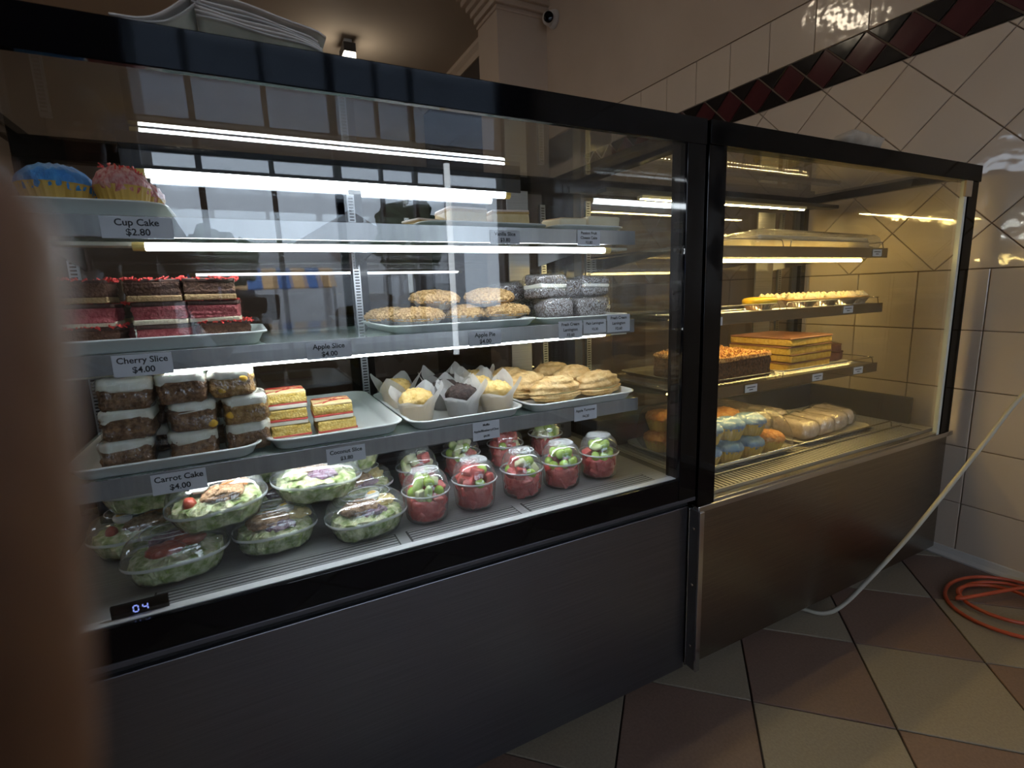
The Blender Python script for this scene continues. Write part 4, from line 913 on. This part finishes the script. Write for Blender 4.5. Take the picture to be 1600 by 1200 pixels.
for k in range(4):
    t = thing('sponge_slab', f'yellow sponge slab with brown glaze, {("bottom", "second", "third", "topmost")[k]} of the stack of four', 'cake', (.680 + .003 * (k % 2), .285, g3 + .008 + k * .0258), .05 + .015 * (k % 2), 'layered sponge slabs')
    m = MB().pillow(.235, .22, .021, .008, .003, n=4, nz=4, ncap=5); m.jitter(.003, 40, 300 + k); m.build('sponge', sponge2, t, True)
    m = MB().pillow(.238, .222, .005, .008, .002, n=4, ncap=5); m.jitter(.003, 40, 300 + k); m.move(dz=.0205).build('glaze', glaze2, t, True)
t = thing('sponge_slab', 'low yellow sponge offcut behind the coconut cake', 'cake', (.46, .43, g3 + .008), .2); MB().pillow(.20, .14, .055, .01, .005, nz=5).jitter(.004, 50, 3).build('sponge', sponge2, t, True); MB().pillow(.20, .14, .006, .01, .003).jitter(.003, 40, 3).move(dz=.054).build('glaze', glaze2, t, True)
browniem = pbr('brownie', (.075, .026, .016), .6, 0, (.13, .05, .03), 60, .5)
for k, (x, y, dz, rz, w) in enumerate([(.865, .275, 0, -.25, 'lower dark brownie beside the layered sponge'), (.860, .280, .034, -.35, 'upper dark brownie tilted beside the layered sponge')]):
    t = thing('brownie', w, 'cake slice', (x, y, g3 + .010 + dz), (.06 * k, .10 * k, rz)); MB().pillow(.11, .13, .032, .006, .004, nz=4).jitter(.003, 60, 310 + k).build('cake', browniem, t, True); MB().pillow(.112, .132, .005, .006, .002).jitter(.002, 60, 312 + k).move(dz=.030).build('icing', choc_top, t, True)
# wrapped cupcakes on the floor of the warm cabinet
ctray = MATS['cream_tray']
tray('cream tray of film-wrapped iced cupcakes on the warm cabinet floor', .15, .555, .112, .46, gd, .016, ctray)
tray('cream tray of film-wrapped pale rolls on the warm cabinet floor', .60, 1.00, .125, .44, gd, .014, ctray)
orange_ic = pbr('orange_icing', (.62, .22, .045), .55, 0, (.82, .42, .14), 90, .6, 130)
cup_y = pbr('yellow_sponge_cup', (.62, .40, .07), .7, 0, (.74, .52, .12), 40)
blue2 = pbr('pale_blue_icing', (.10, .24, .50), .55, 0, (.22, .38, .62), 60, .5)
G = [(x, y) for y in (.165, .257, .349) for x in (.205, .297, .389, .481)]
rowsn = ('front', 'second', 'back'); colsn = ('first', 'second', 'third', 'fourth')
for lay in range(2):
    for k, (x, y) in enumerate(G):
        r_, c_ = divmod(k, 4)
        if lay == 1 and (c_ == 3): continue
        bl = (r_ == 0 and c_ < (3 if lay == 0 else 3))
        cupcake(f'{"blue" if bl else "orange"} iced cupcake under film, {("lower", "upper")[lay]} layer, {rowsn[r_]} row, {colsn[c_]} from the post', (x + (.018 if lay else 0), y + (.012 if lay else 0), gd + .005 + lay * .062), 320 + lay * 20 + k, blue2 if bl else orange_ic, .046, 'wrapped cupcakes in the warm cabinet', None, cup_y)
m = MB().pillow(.40, .315, .138, .045, .034, n=8, nz=6, ncap=6); m.v = [(x * (1 - .10 * max(0, z - .05) / .06) - .02 * max(0, z - .05) / .06, y * (1 - .08 * max(0, z - .05) / .06), z) for x, y, z in m.v]; m.jitter(.008, 26, 4); m.jitter(.003, 80, 5)
o = m.build('cling_film', film_strong, None, True, loc=(.350, .262, gd + .005)); tag(o, 'crinkled clear film stretched over the blue and orange cupcakes', 'film')
rollm = pbr('pale_iced_roll', (.50, .40, .33), .6, 0, (.62, .52, .45), 50, .4)
def roll(label, loc, rz, seed, w=.085, d=.14, h=.062):
    t = thing('wrapped_roll', label, 'cake', loc, rz, 'film wrapped pale rolls in the warm cabinet')
    MB().pillow(w * .92, d * .94, h * .95, .02, .020, n=6, nz=4).jitter(.004, 50, seed).build('roll', rollm, t, True)
    MB().pillow(w, d, h, .022, .020, n=6, nz=4).jitter(.006, 45, seed + 3).build('film_wrap', film_strong, t, True)
for k, (x, y, w) in enumerate([(.690, .215, 'first from the cupcakes in the front row'), (.780, .220, 'second from the cupcakes in the front row'), (.868, .230, 'third in the front row'), (.948, .250, 'last in the front row at the tray end'), (.66, .37, 'back row behind the first'), (.75, .37, 'back row behind the second'), (.55, .44, 'far back behind the cupcake tray')]):
    roll(f'film-wrapped pale roll, {w}', (x, y, gd + .005), .1 * (k % 3 - 1), 340 + k)
# ================================================================== things on top of the cabinets
newsm = pbr('newsprint', (.62, .57, .52), .8, 0, (.70, .65, .60), 30)
newsg = pbr('newsprint_grey', (.42, .40, .38), .8, 0, (.52, .50, .47), 30)
def paper(label, x0, x1, y0, y1, z, fn, n, mat, seed):
    t = thing('newspaper', label, 'newspaper', ((x0 + x1) / 2, (y0 + y1) / 2, z))
    cx, cy = (x0 + x1) / 2, (y0 + y1) / 2
    for p in range(n):
        N = 16; dz = p * .0036; rnd = random.Random(seed * 10 + p); ox, oy = rnd.uniform(-.006, .006), rnd.uniform(-.006, .006)
        g = [[(x0 + (x1 - x0) * i / N - cx + ox, y0 + (y1 - y0) * j / N - cy + oy, dz + fn(i / N, j / N) * (1 + .10 * p) + .0012 * math.sin(9 * i / N + p)) for i in range(N + 1)] for j in range(N + 1)]
        m = MB(); b = 0
        for q in (0, .0022):
            for row in g: m.v += [(a, b_, c + q) for a, b_, c in row]
        M_ = (N + 1) ** 2
        for j in range(N):
            for i in range(N):
                a = j * (N + 1) + i; m.f.append((a, a + 1, a + N + 2, a + N + 1)); m.f.append((M_ + a, M_ + a + N + 1, M_ + a + N + 2, M_ + a + 1))
        edge = [i for i in range(N + 1)] + [j * (N + 1) + N for j in range(1, N + 1)] + [N * (N + 1) + i for i in reversed(range(N))] + [j * (N + 1) for j in reversed(range(1, N))]
        for k in range(len(edge)):
            a, c = edge[k], edge[(k + 1) % len(edge)]; m.f.append((a, c, c + M_, a + M_))
        m.build('page', mat if p % 3 else newsg, t, True)
TZ = 1.352
paper('stack of newspapers lying on top of the long cabinet', -.930, -.775, .004, .125, TZ, lambda u, v: .020 * (1 - u) ** .6 * (1 - .3 * v), 6, newsm, 1)
paper('curled newspaper with a raised corner beside the stack on the cabinet', -1.02, -.922, .004, .125, TZ, lambda u, v: .046 * u ** 2.4 * (1 - .4 * v), 2, newsm, 2)
bread = clear('yellow_bag', (.90, .82, .55), .05, .05, .2, .9, 60, body=(.78, .60, .22), body_fac=.55, dist=.01)
t = thing('plastic_bag', 'crumpled clear plastic bag with yellow contents on top of the warm cabinet', 'bag', (.50, .175, 1.345), .05)
m = MB().pillow(.24, .16, .045, .05, .02, n=8, nz=4, ncap=10); m.jitter(.018, 18, 4); m.jitter(.006, 60, 5); m.v = [(x, y, max(z, .001)) for x, y, z in m.v]; m.build('bag', bagfilm, t, True)
m = MB().pillow(.19, .12, .032, .04, .012, n=6, nz=3, ncap=6); m.jitter(.012, 25, 8); m.v = [(x, y, max(z, .003)) for x, y, z in m.v]; m.build('contents', bread, t, True)
t = thing('plastic_bag', 'pale crumpled plastic bag poking above the top rail of the warm cabinet', 'bag', (.60, .035, 1.352), .03)
m = MB().pillow(.17, .07, .034, .03, .014, n=6, nz=3, ncap=8); m.jitter(.016, 24, 14); m.v = [(x, y, max(z, .0)) for x, y, z in m.v]; m.build('bag', pbr('bag_pale', (.36, .29, .22), .6, 0, (.50, .42, .33), 25), t, True)
# ================================================================== security camera
t = thing('security_camera', 'white turret security camera on the wall beside the pilaster', 'camera', (WX, 2.600, 2.925), (0, -PI / 2, 0))
MB().lathe([(.001, 0), (.060, 0), (.060, .012), (.054, .030), (.045, .040)], 32, cap1=True).build('base', pbr('camera_white', (.62, .60, .57), .4), t, True)
MB().ell(.047, .047, .047, 24, 16).build('ball', MATS['camera_white'], t, True, loc=(0, 0, .050))
MB().lathe([(.034, 0), (.034, .016), (.026, .020), (.001, .018)], 24, cap1=True).build('lens', black_glass, t, True, loc=(-.012, -.028, .070), rot=(1.05, -.35, 0))
# ================================================================== cable and hose
def smooth(P, n=8):
    P = [Vector(p) for p in P]; Q = []
    for i in range(len(P) - 1):
        a, b, c, d = P[max(i-1, 0)], P[i], P[i+1], P[min(i+2, len(P)-1)]
        for k in range(n):
            t = k / n; Q.append(.5 * ((2*b) + (c-a)*t + (2*a-5*b+4*c-d)*t*t + (-a+3*b-3*c+d)*t**3))
    return Q + [P[-1]]
t = thing('power_cable', 'white power cable hanging from the tiled wall to under the warm cabinet', 'cable', (.5355, -.01, 0))
L = [(1.262, -.36, 1.02), (1.20, -.30, .84), (1.0758, -.22, .664), (.956, -.19, .531), (.8632, -.15, .389), (.7648, -.11, .2495), (.6598, -.07, .1255), (.5937, -.04, .046), (.5500, -.015, .014), (.520, .03, .008), (.50, .12, .007)]
MB().tube([(p[0] - .5355, p[1] + .01, p[2]) for p in smooth(L)], .0062, 10).build('cord', pbr('white_cable', (.42, .39, .32), .5), t, True)
MB().pillow(.050, .035, .045, .01, .006).build('plug', MATS['white_cable'], t, True, loc=(1.252 - .5355, -.35, 1.01))
t = thing('hose', 'coiled orange-red rubber hose lying on the floor by the tiled wall', 'hose', (1.06, -.29, 0))
pts = []
rnd = random.Random(5)
for k in range(150):
    a = -.5 + 2 * PI * k / 60; lap = k / 60
    rr = (.200, .150, .080, .15, .15)[int(lap)] * (1 - lap % 1) + (.150, .080, .15, .17, .17)[int(lap)] * (lap % 1)
    pts.append((rr * math.cos(a) * 1.02, rr * math.sin(a) * .92 + .02 * lap, .0075 + .0045 * int(lap) + .004 * math.sin(a * 2 + lap)))
pts += [(.165, .02, .03), (.18, -.05, .06), (.185, -.12, .10)]
MB().tube(smooth(pts, 3), .0056, 10).build('tube', pbr('orange_hose', (.42, .060, .022), .4, 0, (.48, .08, .03), 30), t, True)
# ================================================================== the photographer, one finger in front of the lens
skin = pbr('skin', (.25, .145, .105), .55, 0, (.30, .18, .13), 60, .15, 300, sss=.1)
cloth = pbr('dark_jacket', (.030, .032, .040), .9, 0, (.040, .042, .052), 60, .2, 200)
denim = pbr('dark_jeans', (.035, .045, .07), .9)
hairm = pbr('dark_hair', (.018, .014, .012), .6)
shoem = pbr('black_shoes', (.015, .015, .016), .5)
def skinned(nodes, edges, root=0, sub=2):
    """nodes: (x, y, z, radius) -> mesh grown with the Skin modifier"""
    me = bpy.data.meshes.new('skeleton'); me.from_pydata([n[:3] for n in nodes], edges, []); me.update()
    o = bpy.data.objects.new('skeleton', me); COL.objects.link(o)
    m1 = o.modifiers.new('skin', 'SKIN'); m1.use_smooth_shade = True
    for i, v in enumerate(me.skin_vertices[0].data): v.radius = (nodes[i][3], nodes[i][3]); v.use_root = i == root
    m2 = o.modifiers.new('sub', 'SUBSURF'); m2.levels = sub; m2.render_levels = sub
    bpy.context.view_layer.update()
    out = bpy.data.meshes.new_from_object(o.evaluated_get(bpy.context.evaluated_depsgraph_get()))
    bpy.data.objects.remove(o); return out
PX, PY = -1.36, -1.52                       # where the photographer stands
def world(a, b, c):                         # a to the side, b forward, c up, from the feet; the body faces the cabinets
    ca, sa = math.cos(-.42), math.sin(-.42)
    return (PX + a * ca - b * sa, PY + a * sa + b * ca, c)
def near(a, b, c):                          # beside the phone's lens
    return tuple(CAMPOS + _r * a - _d * b + _f * c)
wrist_l, elbow_l = near(-.055, -.170, -.040), (-1.30, -1.13, .93)
wrist_r, elbow_r = near(.075, -.130, -.090), (-1.02, -1.42, .92)
person = thing('person', 'person in dark jacket holding up the phone, a blurred finger across the lens', 'person', (PX, PY, 0))
def loc(p): return (p[0] - PX, p[1] - PY, p[2])
def N(p, r): return (*loc(p), r)
nodes = [N(world(0, 0, .88), .135), N(world(0, .01, 1.06), .125), N(world(0, .01, 1.26), .140), N(world(0, .01, 1.40), .070), N(world(0, .02, 1.46), .050), N(world(0, .045, 1.54), .075), N(world(0, .045, 1.63), .072),
         N(world(-.17, .01, 1.36), .058), N(elbow_l, .042), N(wrist_l, .026), N(world(.17, .01, 1.36), .058), N(elbow_r, .042), N(wrist_r, .026),
         N(world(-.09, 0, .80), .085), N(world(-.10, .03, .46), .060), N(world(-.10, 0, .09), .042), N(world(-.10, .11, .035), .036), N(world(.09, 0, .80), .085), N(world(.10, .03, .46), .060), N(world(.10, 0, .09), .042), N(world(.10, .11, .035), .036),
         N(near(-.045, -.105, -.006), .024), N(near(.068, -.075, -.045), .024), N(world(0, .125, 1.565), .014)]
edges = [(0, 1), (1, 2), (2, 3), (3, 4), (4, 5), (5, 6), (2, 7), (7, 8), (8, 9), (2, 10), (10, 11), (11, 12), (0, 13), (13, 14), (14, 15), (15, 16), (0, 17), (17, 18), (18, 19), (19, 20), (9, 21), (12, 22), (5, 23)]
body_me = skinned(nodes, edges)
# fingers: tapered tubes rooted inside the palms
def finger(m, P, R):
    P = smooth(P, 6); n = len(P); rr = []
    for i in range(n):
        q = i / (n - 1) * (len(R) - 1); k = min(int(q), len(R) - 2); rr.append(R[k] + (R[k + 1] - R[k]) * (q - k))
    tip = P[-1] + (P[-1] - P[-2]).normalized() * rr[-1]
    d = (P[-1] - P[-2]).normalized()
    for k in range(1, 7):
        a = PI / 2 * k / 6; P.append(P[n - 1] + d * rr[n - 1] * math.sin(a)); rr.append(max(rr[n - 1] * math.cos(a), .0004))
    m.tube([loc(p) for p in P], rr, 20)
fm = MB()
finger(fm, [near(-.043, -.100, .000), near(-.0402, -.066, .0215), near(-.0384, -.036, .0320), near(-.0389, -.012, .0335), near(-.0388, .0085, .0330)], [.0115, .0102, .0092, .0084, .0076])
for k, (dx, dz) in enumerate(((-.018, -.004), (-.036, -.012), (-.052, -.024))):
    finger(fm, [near(-.050 + dx * .4, -.108 + dz * .3, -.004 + dz * .3), near(-.048 + dx, -.070, .012 + dz), near(-.030 + dx, -.058 - .004 * k, .022 + dz), near(-.014 + dx, -.062 - .006 * k, .010 + dz)], [.0115, .0100, .0090, .0078 - .0006 * k])
finger(fm, [near(-.040, -.120, -.020), near(-.018, -.100, -.030), near(-.006, -.072, -.034), near(.000, -.050, -.032)], [.014, .0125, .011, .0092])
for k in range(4):
    finger(fm, [near(.066 + .004 * k, -.080 - .012 * k, -.040), near(.072, -.058 - .020 * k, -.004), near(.056, -.054 - .020 * k, .010), near(.038 + .004 * k, -.056 - .020 * k, .004)], [.0115, .0100, .0090, .0078 - .0004 * k])
finger(fm, [near(.070, -.100, -.055), near(.052, -.078, -.060), near(.034, -.060, -.052)], [.014, .0115, .0092])
bm = bmesh.new(); bm.from_mesh(body_me); tmp = fm.mesh('fingers', skin, True); bm.from_mesh(tmp)
bmesh.ops.recalc_face_normals(bm, faces=list(bm.faces)); bm.to_mesh(body_me); bm.free()
body_me.materials.clear(); body_me.materials.append(skin); body_me.polygons.foreach_set('use_smooth', [True] * len(body_me.polygons)); body_me.polygons.foreach_set('material_index', [0] * len(body_me.polygons))
put('body', body_me, person)
jn = [N(world(0, 0, .84), .165), N(world(0, .01, 1.06), .152), N(world(0, .01, 1.27), .165), N(world(0, .01, 1.385), .088), N(world(-.175, .01, 1.36), .078), N(elbow_l, .060), N(tuple(Vector(elbow_l).lerp(Vector(wrist_l), .86)), .042), N(world(.175, .01, 1.36), .078), N(elbow_r, .060), N(tuple(Vector(elbow_r).lerp(Vector(wrist_r), .86)), .042)]
jk = skinned(jn, [(0, 1), (1, 2), (2, 3), (2, 4), (4, 5), (5, 6), (2, 7), (7, 8), (8, 9)]); jk.materials.clear(); jk.materials.append(cloth); jk.polygons.foreach_set('material_index', [0] * len(jk.polygons)); put('jacket', jk, person)
tn = [N(world(0, 0, .90), .145), N(world(-.095, 0, .78), .105), N(world(-.10, .03, .46), .080), N(world(-.10, 0, .10), .066), N(world(.095, 0, .78), .105), N(world(.10, .03, .46), .080), N(world(.10, 0, .10), .066)]
tr_ = skinned(tn, [(0, 1), (1, 2), (2, 3), (0, 4), (4, 5), (5, 6)]); tr_.materials.clear(); tr_.materials.append(denim); tr_.polygons.foreach_set('material_index', [0] * len(tr_.polygons)); put('trousers', tr_, person)
for s in (-1, 1):
    sh = skinned([N(world(.10 * s, -.03, .05), .045), N(world(.10 * s, .06, .045), .045), N(world(.10 * s, .15, .038), .036)], [(0, 1), (1, 2)]); sh.materials.clear(); sh.materials.append(shoem); put('shoe', sh, person)
    MB().ell(.012, .028, .032, 14, 10).build('ear', skin, person, True, loc=loc(world(.078 * s, .04, 1.575)))
    MB().ell(.012, .008, .007, 12, 8).build('eye', pbr('eye_white', (.6, .58, .55), .3) if 'eye_white' not in MATS else MATS['eye_white'], person, True, loc=loc(world(.030 * s, .112, 1.60)))
MB().ell(.024, .010, .006, 14, 8).build('mouth', pbr('lips', (.28, .10, .085), .5), person, True, loc=loc(world(0, .112, 1.515)))
hm = MB().ell(.090, .105, .095, 28, 18); hm.v = [(x, y, z) for x, y, z in hm.v]; hm.jitter(.008, 30, 3); hm.build('hair', hairm, person, True, loc=loc(world(0, .015, 1.655)))

# the phone in the photographer's hands, the lens at its front
ph = MB().pillow(.170, .078, .0085, .010, .0025, n=5, ne=3, nz=2, ncap=1)
PM = Matrix(((_r.x, -_d.x, -_f.x, CAMPOS.x), (_r.y, -_d.y, -_f.y, CAMPOS.y), (_r.z, -_d.z, -_f.z, CAMPOS.z), (0, 0, 0, 1)))
phone = ph.xf(Matrix.Translation((.023, -.018, .0035))).build('phone', pbr('phone_black', (.012, .012, .014), .25), None, True)
phone.matrix_world = PM; tag(phone, 'black phone held sideways in front of the person', 'phone')
